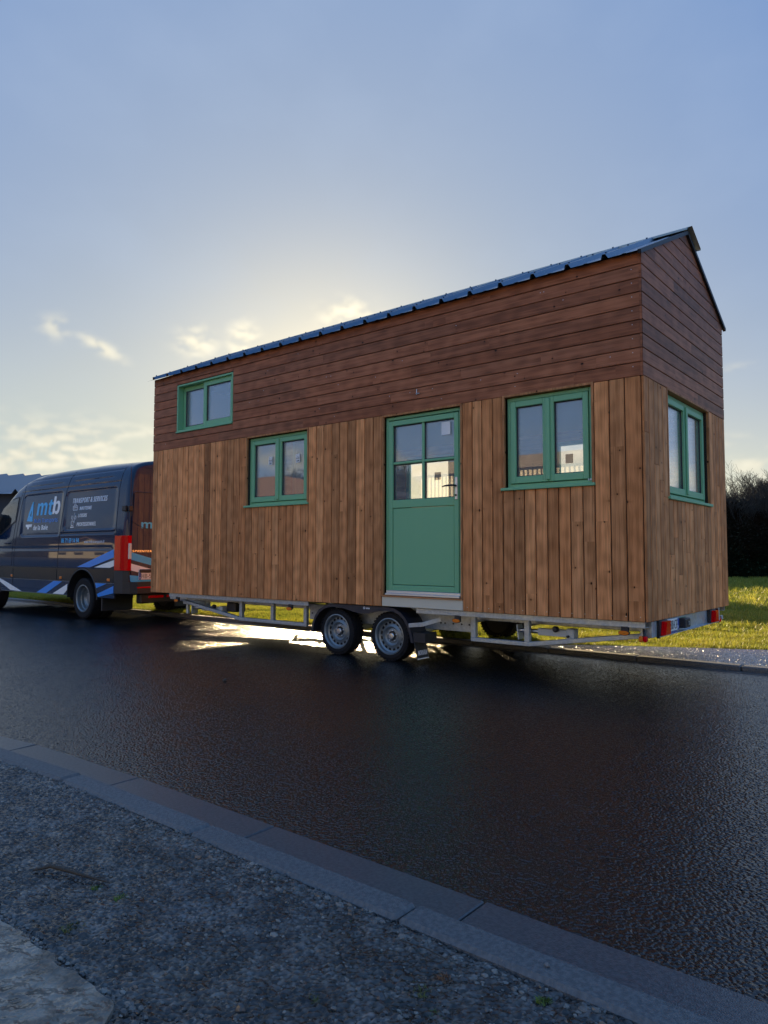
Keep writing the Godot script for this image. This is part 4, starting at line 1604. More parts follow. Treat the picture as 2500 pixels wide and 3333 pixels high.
	# drawbar and jockey post
	for s in [-1.0, 1.0]:
		var dbm := MB.new()
		dbm.bar(Vector3(-6.2, 0.42, -1.25 + s * 0.85), Vector3(-8.05, 0.40, -1.25 + s * 0.04), 0.07, 0.10, 0.006)
		part("drawbar", dbm, gz, root)
	var jp := MB.new()
	jp.tube([Vector3(-6.535, 0.50, -0.30), Vector3(-6.52, 0.27, -0.30)], [0.026, 0.026], 12)
	jp.box(Vector3(-6.60, 0.40, -0.33), Vector3(-6.47, 0.44, -0.27), 0.005)
	part("prop_post", jp, gz, root)
	var bxs := MB.new()
	bxs.box(Vector3(-5.60, 0.345, -0.42), Vector3(-5.42, 0.47, -0.24), 0.012)
	part("battery_box", bxs, M.black_plastic, root)
	var hc := MB.new()
	hc.box(Vector3(-8.20, 0.38, -1.32), Vector3(-7.98, 0.47, -1.18), 0.02)
	part("coupling_head", hc, M.black_plastic, root)


# ---------------------------------------------------------------- van
const VZ := -1.415      # its middle line
const VH := 1.012       # half its width
const VREAR := -8.33
var vprof := []

func van_profile() -> void:
	var raw := [Vector2(0.855, 1.005), Vector2(1.0, 1.012), Vector2(1.20, 1.012), Vector2(1.45, 1.003), Vector2(1.75, 0.985), Vector2(2.15, 0.957), Vector2(2.30, 0.942), Vector2(2.42, 0.918), Vector2(2.52, 0.880), Vector2(2.60, 0.815), Vector2(2.655, 0.70), Vector2(2.69, 0.50), Vector2(2.705, 0.25), Vector2(2.71, 0.0)]
	var pts := []
	var step := 0.0125
	var carry := 0.0
	for i in raw.size() - 1:
		var a: Vector2 = raw[i]
		var b: Vector2 = raw[i + 1]
		var l := a.distance_to(b)
		var st := step if a.x < 2.56 else 0.05
		var n := maxi(1, roundi(l / st))
		for k in n:
			pts.append(a.lerp(b, float(k) / n))
	pts.append(raw[-1])
	for it in 30:
		var q := pts.duplicate()
		for i in range(1, pts.size() - 1):
			q[i] = pts[i] * 0.5 + (pts[i - 1] + pts[i + 1]) * 0.25
		pts = q
	vprof = pts

func van_half(y: float) -> float:
	for i in vprof.size() - 1:
		if vprof[i + 1].x >= y:
			var t: float = (y - vprof[i].x) / maxf(1e-5, vprof[i + 1].x - vprof[i].x)
			return lerpf(vprof[i].y, vprof[i + 1].y, t)
	return 0.0

func van_top(x: float) -> float:
	var k := [[-14.26, 0.86], [-14.22, 0.98], [-14.08, 1.10], [-13.75, 1.24], [-13.58, 1.40], [-13.3, 1.80], [-13.05, 2.12], [-12.8, 2.33], [-12.5, 2.50], [-12.2, 2.605], [-11.9, 2.665], [-11.5, 2.70], [-10.9, 2.712], [-9.6, 2.712], [-8.8, 2.69], [-8.0, 2.655]]
	for i in k.size() - 1:
		if x <= k[i + 1][0]:
			var t: float = clampf((x - k[i][0]) / (k[i + 1][0] - k[i][0]), 0, 1)
			return lerpf(k[i][1], k[i + 1][1], t)
	return 2.655

func rrect(px: float, py: float, x0: float, x1: float, y0: float, y1: float, r: float) -> float:
	var dx := maxf(maxf(x0 + r - px, px - (x1 - r)), 0.0)
	var dy := maxf(maxf(y0 + r - py, py - (y1 - r)), 0.0)
	if dx > 0.0 and dy > 0.0: return sqrt(dx * dx + dy * dy) - r
	return maxf(maxf(x0 - px, px - x1), maxf(y0 - py, py - y1))

# how far the skin is pressed in at (x, y)
func press(x: float, y: float) -> float:
	var d := 0.0
	var ends := smoothstep(-12.3, -12.2, x) * (1.0 - smoothstep(-8.66, -8.60, x))
	d += 0.012 * exp(-pow((y - 2.49) / 0.011, 2)) * ends
	d += 0.010 * exp(-pow((y - 2.285) / 0.011, 2)) * ends
	var short1 := smoothstep(-12.0, -11.9, x) * (1.0 - smoothstep(-10.65, -10.55, x))
	var short2 := smoothstep(-10.25, -10.15, x) * (1.0 - smoothstep(-8.95, -8.85, x))
	d += 0.009 * exp(-pow((y - 2.375) / 0.012, 2)) * maxf(short1, short2)
	# side panel recesses
	var r1 := rrect(x, y, -12.08, -10.53, 1.42, 2.225, 0.09)
	var r2 := rrect(x, y, -10.40, -8.72, 1.50, 2.205, 0.09)
	d += 0.011 * (1.0 - smoothstep(-0.02, 0.006, minf(r1, r2)))
	# slider rail channel and belt crease
	d += 0.014 * (1.0 - smoothstep(-0.012, 0.004, rrect(x, y, -10.50, -8.70, 1.435, 1.482, 0.01)))
	d += 0.007 * exp(-pow((y - 1.20) / 0.035, 2)) * (1.0 - smoothstep(-8.8, -8.7, x))
	return d

func van_point(x: float, i: int) -> Vector2:
	# (y, half width) of profile point i at station x
	var p: Vector2 = vprof[i]
	var top := van_top(x)
	var y: float = p.x
	if y > 1.2: y = 1.2 + (y - 1.2) * (top - 1.2) / 1.51
	elif top < 1.2: y = minf(y, top)
	var hw: float = p.y
	var nose := clampf((-13.0 - x) / 1.26, 0.0, 1.0)
	hw *= 1.0 - 0.22 * pow(nose, 2.2)
	var u := clampf((x - (VREAR - 0.09)) / 0.09, 0.0, 1.0)
	var sh := 0.085 * (1.0 - sqrt(maxf(0.0, 1.0 - u * u)))
	if hw > 0.0:
		hw = maxf(0.0, hw - sh)
	if p.x > 2.5: y -= sh * clampf((p.x - 2.5) / 0.15, 0.0, 1.0)
	if p.y > 0.85: hw -= press(x, y)
	return Vector2(y, hw)

func van_z(x: float, y: float) -> float:
	# height of the near skin at (x, y)
	var lo := 0
	var hi := vprof.size() - 1
	while hi - lo > 1:
		var mid := (lo + hi) / 2
		if van_point(x, mid).x > y: hi = mid
		else: lo = mid
	var a := van_point(x, lo)
	var b := van_point(x, hi)
	return VZ + lerpf(a.y, b.y, clampf((y - a.x) / maxf(1e-5, b.x - a.x), 0, 1))

# thin strip lying on the near skin
func skin_strip(mb: MB, pts: Array, w: float, proud := 0.0015) -> void:
	for i in pts.size() - 1:
		var a: Vector2 = pts[i]
		var b: Vector2 = pts[i + 1]
		var n := maxi(1, int(ceil(a.distance_to(b) / 0.06)))
		for k in n:
			var p := a.lerp(b, float(k) / n)
			var q := a.lerp(b, float(k + 1) / n)
			var z0 := (van_z(p.x, p.y) if p.y > 0.86 else VZ + VH + 0.004) + proud
			var z1 := (van_z(q.x, q.y) if q.y > 0.86 else VZ + VH + 0.004) + proud
			mb.bar(Vector3(p.x, p.y, z0 - 0.002), Vector3(q.x, q.y, z1 - 0.002), 0.004, w, 0.0, Vector3(0, 0, 1)) if false else mb.box(Vector3(-w / 2, -0.002, 0), Vector3(w / 2, 0.002, Vector3(p.x, p.y, z0).distance_to(Vector3(q.x, q.y, z1)) + w * 0.2), 0.0, strip_frame(Vector3(p.x, p.y, z0), Vector3(q.x, q.y, z1)))

func strip_frame(a: Vector3, b: Vector3) -> Transform3D:
	var z := (b - a).normalized()
	var y := Vector3(0, 0.05, 1)
	var x := y.cross(z).normalized()
	y = z.cross(x).normalized()
	return Transform3D(Basis(x, y, z), a)

# a flat sticker cut to a polygon and laid on the near skin
func skin_decal(called: String, poly: PackedVector2Array, m: Material, parent: Node3D, proud := 0.003) -> void:
	var mb := MB.new()
	var zz := VZ + VH + 0.0045
	var ymax := 0.0
	var cx := 0.0
	for p in poly:
		ymax = maxf(ymax, p.y); cx += p.x / poly.size()
	if ymax > 0.86:
		zz = van_z(cx, clampf(ymax - 0.05, 0.87, 1.18))
		zz = maxf(zz, VZ + VH)
	mb.prism(poly, zz - 0.002, zz + proud)
	part(called, mb, m, parent)

func arch(cx: float, cy: float, r: float, y0: float, flip: bool) -> PackedVector2Array:
	var out := PackedVector2Array()
	for k in 25:
		var a := PI * k / 24.0
		out.append(Vector2(cx + cos(a) * r, maxf(y0, cy + sin(a) * r)))
	if flip: out.reverse()
	return out

func make_van() -> void:
	van_profile()
	var HUB := Vector3(-9.685, 0.345, 0)
	var FHUB := Vector3(-13.35, 0.345, 0)
	var root := thing("van", "dark blue high roof delivery van with blue and white stripes, hitched to the trailer", "van", Vector3(-11.2, 0, VZ))
	# stations
	var xs := []
	var x := -14.26
	while x < VREAR - 0.09:
		xs.append(x)
		x += 0.045
	for u in [0.0, 0.35, 0.55, 0.72, 0.85, 0.95, 1.0]:
		xs.append(VREAR - 0.09 + 0.09 * u)
	var nP := vprof.size()
	var grid_pts := []
	for xi in xs.size():
		var row := []
		for i in nP: row.append(van_point(xs[xi], i))
		grid_pts.append(row)
	var win := PackedVector2Array([Vector2(-12.30, 2.185), Vector2(-12.62, 2.145), Vector2(-12.93, 2.00), Vector2(-13.14, 1.78), Vector2(-13.20, 1.50), Vector2(-12.95, 1.50), Vector2(-12.36, 1.74)])
	for s in [1.0, -1.0]:
		var mb := MB.new()
		var wsb := MB.new()
		for xi in xs.size() - 1:
			for i in nP - 1:
				var q := []
				for o in [[xi, i], [xi + 1, i], [xi + 1, i + 1], [xi, i + 1]]:
					var p: Vector2 = grid_pts[o[0]][o[1]]
					q.append(Vector3(xs[o[0]], p.x, VZ + s * p.y))
				var c := Vector2((q[0].x + q[2].x) / 2, (q[0].y + q[2].y) / 2)
				if c.x < -12.2 and Geometry2D.is_point_in_polygon(c, win) and vprof[i].y > 0.9: continue
				var nn := []
				for o in [[xi, i], [xi + 1, i], [xi + 1, i + 1], [xi, i + 1]]:
					var x0 := maxi(o[0] - 1, 0)
					var x1 := mini(o[0] + 1, xs.size() - 1)
					var i0 := maxi(o[1] - 1, 0)
					var i1 := mini(o[1] + 1, nP - 1)
					var a: Vector2 = grid_pts[x0][o[1]]
					var b: Vector2 = grid_pts[x1][o[1]]
					var d: Vector2 = grid_pts[o[0]][i0]
					var e: Vector2 = grid_pts[o[0]][i1]
					var tx := Vector3(xs[x1] - xs[x0], b.x - a.x, b.y - a.y)
					var ty := Vector3(0, e.x - d.x, e.y - d.y)
					if o[1] == nP - 1: ty = Vector3(0, 0, -1)
					var nv := tx.cross(ty)
					nv = nv.normalized() if nv.length() > 1e-9 else Vector3(0, 0, 1)
					nn.append(Vector3(nv.x, nv.y, nv.z * s))
				var target := mb
				var pf: float = vprof[i].y
				if c.x < -12.42 and c.x > -13.62 and pf < 0.78 and vprof[i].x > 1.2: target = wsb
				if s > 0: target.quadn(q[0], q[1], q[2], q[3], nn[0], nn[1], nn[2], nn[3])
				else: target.quadn(q[3], q[2], q[1], q[0], nn[3], nn[2], nn[1], nn[0])
		part("body_side", mb, M.van_paint, root)
		if wsb.v.size(): part("windscreen", wsb, M.dark_glass, root)
	# rear doors close the body
	var cap := PackedVector2Array()
	for i in nP:
		var p: Vector2 = grid_pts[-1][i]
		cap.append(Vector2(-(VZ + p.y), p.x))
	for i in range(nP - 2, -1, -1):
		var p: Vector2 = grid_pts[-1][i]
		cap.append(Vector2(-(VZ - p.y), p.x))
	cap.append(Vector2(-(VZ - 0.90), 0.60)); cap.append(Vector2(-(VZ + 0.90), 0.60))
	var RE := Transform3D(Basis(Vector3(0, 0, -1), Vector3(0, 1, 0), Vector3(1, 0, 0)), Vector3.ZERO)
	var cb := MB.new()
	cb.prism(cap, VREAR - 0.03, VREAR, RE)
	var doors := part("rear_door", cb, M.van_paint, root)
	# nose cap
	var nose := PackedVector2Array()
	for i in nP:
		var p: Vector2 = grid_pts[0][i]
		if nose.is_empty() or nose[-1].distance_to(Vector2(-(VZ + p.y), p.x)) > 0.004: nose.append(Vector2(-(VZ + p.y), p.x))
	var half := nose.size()
	for i in range(half - 1, -1, -1):
		if nose[i].x != -VZ: nose.append(Vector2(-2.0 * VZ - nose[i].x, nose[i].y))
	var fb := MB.new()
	fb.box(Vector3(-14.30, 0.30, VZ - 0.78), Vector3(-14.20, 0.92, VZ + 0.78), 0.04)
	part("front_bumper", fb, M.black_plastic, root)
	# lower flanks with the wheel arches cut out
	for s in [1.0, -1.0]:
		var zin: float = VZ + s * (VH - 0.03)
		var zout: float = VZ + s * (VH + 0.003)
		for band in [["lower_panel", 0.628, 0.853, M.van_lower], ["sill_panel", 0.385, 0.622, M.van_paint]]:
			var y0: float = band[1]
			var y1: float = band[2]
			# pieces: ahead of the front arch, between the arches, behind the rear arch
			for pc in [[-14.2, FHUB.x, false, true], [FHUB.x, HUB.x, true, true], [HUB.x, -8.66, true, false]]:
				var poly := PackedVector2Array()
				var r := 0.515
				var cut := func(cy: float) -> float: return sqrt(maxf(0.0, r * r - pow(cy - 0.345, 2)))
				var left := []
				var right := []
				for k in 13:
					var yy := lerpf(y0, y1, k / 12.0)
					left.append(Vector2(pc[0] + (cut.call(yy) if pc[2] else 0.0), yy))
					right.append(Vector2(pc[1] - (cut.call(yy) if pc[3] else 0.0), yy))
				for k in 13: poly.append(right[k])
				for k in range(12, -1, -1): poly.append(left[k])
				if not pc[2] and y0 > 0.6: pass
				var pb := MB.new()
				if band[0] == "sill_panel" and pc[0] == FHUB.x:
					# the sill curls under a little towards the rear wheel
					pass
				pb.prism(poly, zin, zout)
				part(band[0], pb, band[3], root)
		var wl := MB.new()
		wl.box(Vector3(FHUB.x + 0.47, 0.6225, zout - 0.008 if s > 0 else zout), Vector3(HUB.x - 0.44, 0.6275, zout if s > 0 else zout + 0.008))
		wl.box(Vector3(HUB.x + 0.44, 0.6225, zout - 0.008 if s > 0 else zout), Vector3(-8.66, 0.6275, zout if s > 0 else zout + 0.008))
		wl.box(Vector3(FHUB.x + 0.52, 0.380, zout - 0.012 if s > 0 else zout), Vector3(HUB.x - 0.50, 0.388, zout + 0.001 if s > 0 else zout + 0.012))
		part("trim_line", wl, M.wheel_silver, root)
		# arch liners
		for h in [HUB, FHUB]:
			var al := MB.new()
			for k in 24:
				var a0 := PI * k / 24.0
				var a1 := PI * (k + 1) / 24.0
				var c0 := Vector3(h.x + cos(a0) * 0.51, 0.345 + sin(a0) * 0.51, 0)
				var c1 := Vector3(h.x + cos(a1) * 0.51, 0.345 + sin(a1) * 0.51, 0)
				var za := Vector3(0, 0, zout - s * 0.002)
				var zb := Vector3(0, 0, VZ + s * 0.35)
				al.quad_out(c0 + za, c1 + za, c1 + zb, c0 + zb, -Vector3(cos(a0), sin(a0), 0))
				var e0 := Vector3(cos(a0), sin(a0), 0)
				var e1 := Vector3(cos(a1), sin(a1), 0)
				al.quad_out(c0 + za, c1 + za, c1 - e1 * 0.02 + za + Vector3(0, 0, s * 0.006), c0 - e0 * 0.02 + za + Vector3(0, 0, s * 0.006), Vector3(0, 0, s))
			part("arch_liner", al, M.black_plastic, root)
		# wheels
		wheel(root, Vector3(HUB.x, 0.345, VZ + s * (VH - 0.125)), s, 0.345, 0.20, 0.218, true)
		wheel(root, Vector3(HUB.x, 0.345, VZ + s * (VH - 0.36)), s, 0.345, 0.20, 0.218, true)
		wheel(root, Vector3(FHUB.x, 0.345, VZ + s * (VH - 0.14)), s, 0.345, 0.20, 0.218)
	# underbody and its dark cross pieces
	var ub := MB.new()
	ub.box(Vector3(-14.1, 0.42, VZ - 0.62), Vector3(-8.5, 0.88, VZ + 0.62), 0.02)
	ub.box(Vector3(-12.8, 0.40, VZ - 0.96), Vector3(-10.25, 0.66, VZ + 0.96), 0.02)
	ub.box(Vector3(-9.14, 0.44, VZ - 0.96), Vector3(-8.62, 0.86, VZ + 0.96), 0.02)
	part("underbody", ub, M.wheel_dark, root)
	var mf := MB.new()
	mf.box(Vector3(-9.10, 0.16, VZ + 0.42), Vector3(-9.07, 0.50, VZ + 0.98), 0.004)
	mf.box(Vector3(-9.10, 0.16, VZ - 0.98), Vector3(-9.07, 0.50, VZ - 0.42), 0.004)
	part("mud_flap", mf, M.black_plastic, root)
	# rear bumper
	var bp := PackedVector2Array([Vector2(-8.66, -(VZ + VH + 0.002)), Vector2(-8.42, -(VZ + VH - 0.004)), Vector2(-8.30, -(VZ + VH - 0.06)), Vector2(-8.24, -(VZ + VH - 0.16)), Vector2(-8.24, -(VZ - VH + 0.16)), Vector2(-8.30, -(VZ - VH + 0.06)), Vector2(-8.42, -(VZ - VH + 0.004)), Vector2(-8.66, -(VZ - VH - 0.002))])
	var UPM := Transform3D(Basis(Vector3(1, 0, 0), Vector3(0, 0, -1), Vector3(0, 1, 0)), Vector3.ZERO)
	var bm := MB.new()
	bm.prism(bp, 0.47, 0.655, UPM)
	var bumper := part("rear_bumper", bm, M.black_plastic, root)
	var bs := MB.new()
	for s in [1.0, -1.0]:
		var colm := PackedVector2Array([Vector2(-8.66, -(VZ + s * (VH + 0.003))), Vector2(-8.42, -(VZ + s * (VH - 0.003))), Vector2(-8.335, -(VZ + s * (VH - 0.06))), Vector2(-8.34, -(VZ + s * (VH - 0.09))), Vector2(-8.66, -(VZ + s * (VH - 0.09)))])
		bs.prism(colm, 0.6565, 0.833, UPM)
	part("bumper_corner", bs, M.black_plastic, bumper)
	var rr := MB.new()
	rr.box(Vector3(-8.262, 0.555, VZ + 0.44), Vector3(-8.236, 0.578, VZ + 0.86), 0.004)
	rr.box(Vector3(-8.262, 0.555, VZ - 0.86), Vector3(-8.236, 0.578, VZ - 0.44), 0.004)
	part("rear_reflector", rr, M.red_lens, bumper)
	# towing bar with red lamps under the bumper
	var tw := MB.new()
	tw.box(Vector3(-8.50, 0.30, VZ - 0.7), Vector3(-8.36, 0.46, VZ + 0.72), 0.02)
	tw.box(Vector3(-8.36, 0.36, VZ - 0.05), Vector3(-8.08, 0.42, VZ + 0.05), 0.01)
	var tow := part("tow_bar", tw, M.black_plastic, root)
	for zr in [[0.30, 0.58], [0.10, 0.24], [-0.12, 0.04]]:
		var rl := MB.new()
		rl.box(Vector3(-8.362, 0.385, VZ + zr[0]), Vector3(-8.345, 0.425, VZ + zr[1]), 0.004)
		part("tow_lamp", rl, M.red_lens, tow)

	# door seams and swage lines of the near side
	var sm := MB.new()
	var seam_a := [Vector2(-12.20, 2.60), Vector2(-12.10, 2.30), Vector2(-12.16, 2.0), Vector2(-12.24, 1.55), Vector2(-12.30, 1.2), Vector2(-12.32, 0.87)]
	skin_strip(sm, seam_a, 0.007)
	skin_strip(sm, [Vector2(-12.32, 0.86), Vector2(-12.335, 0.40)], 0.007)
	skin_strip(sm, [Vector2(-12.19, 2.29), Vector2(-12.25, 2.05), Vector2(-12.345, 1.6), Vector2(-12.40, 1.2), Vector2(-12.42, 0.87)], 0.006)
	skin_strip(sm, [Vector2(-10.26, 2.61), Vector2(-10.34, 2.45), Vector2(-10.42, 2.2), Vector2(-10.49, 1.8), Vector2(-10.53, 1.48), Vector2(-10.56, 1.1), Vector2(-10.575, 0.87)], 0.007)
	skin_strip(sm, [Vector2(-10.575, 0.86), Vector2(-10.585, 0.62)], 0.006)
	skin_strip(sm, [Vector2(-10.53, 1.455), Vector2(-8.70, 1.44)], 0.012)
	skin_strip(sm, [Vector2(-8.62, 2.58), Vector2(-8.655, 2.2), Vector2(-8.665, 1.42)], 0.006)
	skin_strip(sm, [Vector2(-13.2, 0.872), Vector2(-10.25, 0.872)], 0.006)
	skin_strip(sm, [Vector2(-9.14, 0.872), Vector2(-8.68, 0.872)], 0.006)
	part("panel_gap", sm, M.seam, root)
	# front door window with its rubber frame
	var fr := MB.new()
	var wp := []
	for q in win: wp.append(q)
	wp.append(win[0])
	skin_strip(fr, wp, 0.055, 0.004)
	part("window_frame", fr, M.black_plastic, root)
	for s in [1.0, -1.0]:
		var gb := MB.new()
		var tilt := Basis(Vector3(1, 0, 0), Vector3(0, 1, -0.062 * s), Vector3(0, 0, 1))
		gb.prism(win, -0.002, 0.002, Transform3D(tilt, Vector3(0, 0, VZ + s * (0.985 + 0.062 * 1.75))))
		part("door_window", gb, M.tinted_glass, root)
	var bulk := MB.new()
	bulk.box(Vector3(-12.14, 0.9, VZ - 0.9), Vector3(-12.10, 2.3, VZ + 0.9))
	part("bulkhead", bulk, M.wheel_dark, root)
	var seats := MB.new()
	for z in [-0.5, 0.5]:
		seats.box(Vector3(-12.7, 0.9, VZ + z - 0.25), Vector3(-12.55, 1.75, VZ + z + 0.25), 0.05)
		seats.box(Vector3(-13.1, 0.9, VZ + z - 0.25), Vector3(-12.6, 1.15, VZ + z + 0.25), 0.05)
	part("seat", seats, M.black_plastic, root)
	# mirror arm and door handle
	var mi := MB.new()
	mi.box(Vector3(-13.42, 1.42, VZ + 1.02), Vector3(-13.22, 1.92, VZ + 1.30), 0.06)
	part("wing_mirror", mi, M.black_plastic, root)
	var dh := MB.new()
	dh.box(Vector3(-12.70, 1.285, VZ + VH - 0.004), Vector3(-12.52, 1.318, VZ + VH + 0.03), 0.012)
	part("door_handle", dh, M.van_paint, root)
	# side marker lamps
	for xm in [-12.365, -10.425, -8.83]:
		var a := MB.new()
		a.box(Vector3(xm - 0.04, 0.655, VZ + VH - 0.004), Vector3(xm + 0.04, 0.703, VZ + VH + 0.014), 0.010)
		part("side_marker", a, M.amber_lens, root)
	# tail lamps wrap round the corner
	for s in [1.0, -1.0]:
		var outer := PackedVector2Array([Vector2(-8.655, VZ + s * (VH + 0.010)), Vector2(-8.45, VZ + s * (VH + 0.010)), Vector2(-8.385, VZ + s * (VH - 0.004)), Vector2(-8.335, VZ + s * (VH - 0.035)), Vector2(-8.316, VZ + s * (VH - 0.085)), Vector2(-8.40, VZ + s * (VH - 0.09)), Vector2(-8.655, VZ + s * (VH - 0.03))])
		var fl := PackedVector2Array()
		for p in outer: fl.append(Vector2(p.x, -p.y))
		var tl := MB.new()
		tl.prism(fl, 0.838, 1.395, UPM)
		var lamp := part("tail_light", tl, M.red_lens, root)
		if s > 0:
			var cl := MB.new()
			cl.box(Vector3(-8.350, 1.02, VZ + VH - 0.088), Vector3(-8.308, 1.27, VZ + VH - 0.040), 0.006)
			part("clear_lens", cl, M.clear_lens, lamp)
			var rid := MB.new()
			rid.box(Vector3(-8.50, 0.86, VZ + VH + 0.004), Vector3(-8.46, 1.37, VZ + VH + 0.018), 0.006)
			part("lens_rib", rid, M.red_lens, lamp)
	# rear doors: window pressing, hinge, seam, lettering
	var rw := MB.new()
	var ow := [Vector2(0.505, 1.62), Vector2(0.49, 1.70), Vector2(0.49, 2.02), Vector2(0.505, 2.07), Vector2(0.55, 2.10), Vector2(1.36, 2.10)]
	for i in ow.size() - 1:
		rw.bar(Vector3(VREAR + 0.001, ow[i].y, -ow[i].x), Vector3(VREAR + 0.001, ow[i + 1].y, -ow[i + 1].x), 0.012, 0.012, 0.004)
	for i in 12:
		var t0 := i / 12.0
		var t1 := (i + 1) / 12.0
		var p0 := Vector2(0.505 + 0.30 * t0, 1.62 - 0.11 * sin(t0 * PI / 2))
		var p1 := Vector2(0.505 + 0.30 * t1, 1.62 - 0.11 * sin(t1 * PI / 2))
		rw.bar(Vector3(VREAR + 0.001, p0.y, -p0.x), Vector3(VREAR + 0.001, p1.y, -p1.x), 0.010, 0.010, 0.003)
	part("window_pressing", rw, M.van_paint, doors)
	var dg := MB.new()
	dg.box(Vector3(VREAR - 0.002, 0.63, -0.468), Vector3(VREAR + 0.0015, 2.50, -0.460))
	dg.box(Vector3(VREAR - 0.002, 0.63, VZ - 0.004), Vector3(VREAR + 0.0015, 2.60, VZ + 0.004))
	part("panel_gap", dg, M.seam, doors)
	var hg := MB.new()
	hg.box(Vector3(-8.47, 1.785, VZ + VH - 0.03), Vector3(-8.36, 1.875, VZ + VH + 0.010), 0.01)
	hg.box(Vector3(-8.36, 1.785, VZ + VH - 0.10), Vector3(VREAR + 0.022, 1.875, VZ + VH - 0.02), 0.01)
	part("hinge", hg, M.black_plastic, root)
	text("lettering", "mtb", Vector3(VREAR + 0.002, 1.585, -0.90), 0.48, 0.14, M.decal_cyan, doors, PI / 2)
	text("lettering", "SPRINTER", Vector3(VREAR + 0.002, 1.148, -0.69), 0.36, 0.034, M.chrome, doors, PI / 2, 0.2)
	for st in [[PackedVector2Array([Vector2(0.472, 1.135), Vector2(1.36, 0.90), Vector2(1.36, 0.79), Vector2(0.472, 1.015)]), M.decal_cyan], [PackedVector2Array([Vector2(0.472, 0.955), Vector2(0.90, 0.845), Vector2(0.70, 0.79), Vector2(0.472, 0.845)]), M.decal_white], [PackedVector2Array([Vector2(0.475, 0.765), Vector2(1.36, 0.665), Vector2(1.36, 0.63), Vector2(0.53, 0.63), Vector2(0.485, 0.675)]), M.decal_cyan]]:
		var db := MB.new()
		db.prism(st[0], VREAR, VREAR + 0.002, RE)
		part("stripe", db, st[1], doors)
	var hgr := MB.new()
	hgr.box(Vector3(VREAR - 0.001, 0.80, -1.36), Vector3(VREAR + 0.03, 0.855, -0.64), 0.012)
	part("handle_recess", hgr, M.black_plastic, doors)
	var npl := MB.new()
	npl.box(Vector3(VREAR, 0.690, -1.15), Vector3(VREAR + 0.016, 0.798, -0.628), 0.003)
	var plate := part("number_plate", npl, M.plate_white, doors)
	var npb := MB.new()
	npb.box(Vector3(VREAR + 0.014, 0.692, -0.668), Vector3(VREAR + 0.0175, 0.796, -0.630))
	part("blue_band", npb, M.plate_blue, plate)
	text("lettering", "F", Vector3(VREAR + 0.018, 0.715, -0.649), 0.014, 0.022, M.decal_white, plate, PI / 2)
	text("lettering", "HB-5", Vector3(VREAR + 0.0170, 0.745, -0.765), 0.175, 0.070, M.plate_black, plate, PI / 2, 0.0, false, false)

	# stripes on the flank
	skin_decal("stripe", PackedVector2Array([Vector2(-9.86, 0.876), Vector2(-8.69, 1.176), Vector2(-8.69, 1.045), Vector2(-9.44, 0.876)]), M.decal_blue, root)
	skin_decal("stripe", PackedVector2Array([Vector2(-9.29, 0.876), Vector2(-8.68, 1.002), Vector2(-8.68, 0.905), Vector2(-8.80, 0.876)]), M.decal_white, root)
	skin_decal("stripe", PackedVector2Array([Vector2(-11.32, 0.392), Vector2(-10.67, 0.618), Vector2(-10.36, 0.618), Vector2(-10.94, 0.392)]), M.decal_blue, root)
	skin_decal("stripe", PackedVector2Array([Vector2(-10.70, 0.392), Vector2(-10.175, 0.575), Vector2(-10.19, 0.47), Vector2(-10.30, 0.392)]), M.decal_white, root)
	skin_decal("stripe", PackedVector2Array([Vector2(-12.96, 0.575), Vector2(-12.40, 0.400), Vector2(-11.93, 0.392), Vector2(-12.50, 0.53), Vector2(-12.90, 0.618)]), M.decal_white, root)
	skin_decal("stripe", PackedVector2Array([Vector2(-9.24, 0.618), Vector2(-8.88, 0.618), Vector2(-9.20, 0.535)]), M.decal_blue, root)
	skin_decal("stripe", PackedVector2Array([Vector2(-9.17, 0.44), Vector2(-8.67, 0.585), Vector2(-8.67, 0.47), Vector2(-9.14, 0.392)]), M.decal_blue, root)
	# lettering
	var zt := func(px: float, py: float) -> float: return van_z(px, py) + 0.0015
	text("lettering", "TRANSPORT & SERVICES", Vector3(-9.60, 2.030, zt.call(-9.6, 2.02)), 1.15, 0.088, M.decal_pale, root, 0.0, 0.18, false, true, -0.062)
	text("lettering", "NAUTISME", Vector3(-9.71, 1.890, zt.call(-9.7, 1.88)), 0.40, 0.062, M.decal_pale, root, 0.0, 0.18, false, true, -0.062)
	text("lettering", "LOISIRS", Vector3(-9.795, 1.765, zt.call(-9.8, 1.76)), 0.29, 0.062, M.decal_white, root, 0.0, 0.18, false, true, -0.062)
	text("lettering", "PROFESSIONNEL", Vector3(-9.645, 1.612, zt.call(-9.65, 1.62)), 0.64, 0.066, M.decal_white, root, 0.0, 0.18, false, true, -0.062)
	text("lettering", "06 71 69 14 94", Vector3(-10.14, 1.335, zt.call(-10.14, 1.33)), 0.62, 0.082, M.decal_cyan, root, 0.0, 0.0, false, true, -0.036)
	text("lettering", "www.mtb-transports.fr", Vector3(-9.32, 1.300, zt.call(-9.32, 1.30)), 0.66, 0.060, M.decal_pale, root, 0.0, 0.0, false, false, -0.036)
	text("lettering", "mt", Vector3(-11.19, 1.950, zt.call(-11.2, 1.93)), 0.60, 0.28, M.decal_cyan, root, 0.0, 0.15, false, true, -0.062)
	text("lettering", "b", Vector3(-10.745, 1.982, zt.call(-10.75, 1.95)), 0.26, 0.33, M.decal_white, root, 0.0, 0.12, false, true, -0.062)
	text("lettering", "Multi Transports", Vector3(-11.13, 1.708, zt.call(-11.1, 1.70)), 0.91, 0.105, M.decal_blue, root, 0.0, 0.0, false, false, -0.062)
	text("lettering", "de la Baie", Vector3(-11.31, 1.588, zt.call(-11.3, 1.59)), 0.57, 0.095, M.decal_white, root, 0.0, 0.0, false, true, -0.062)
	# emblem: a sail over a trailer
	var em := MB.new()
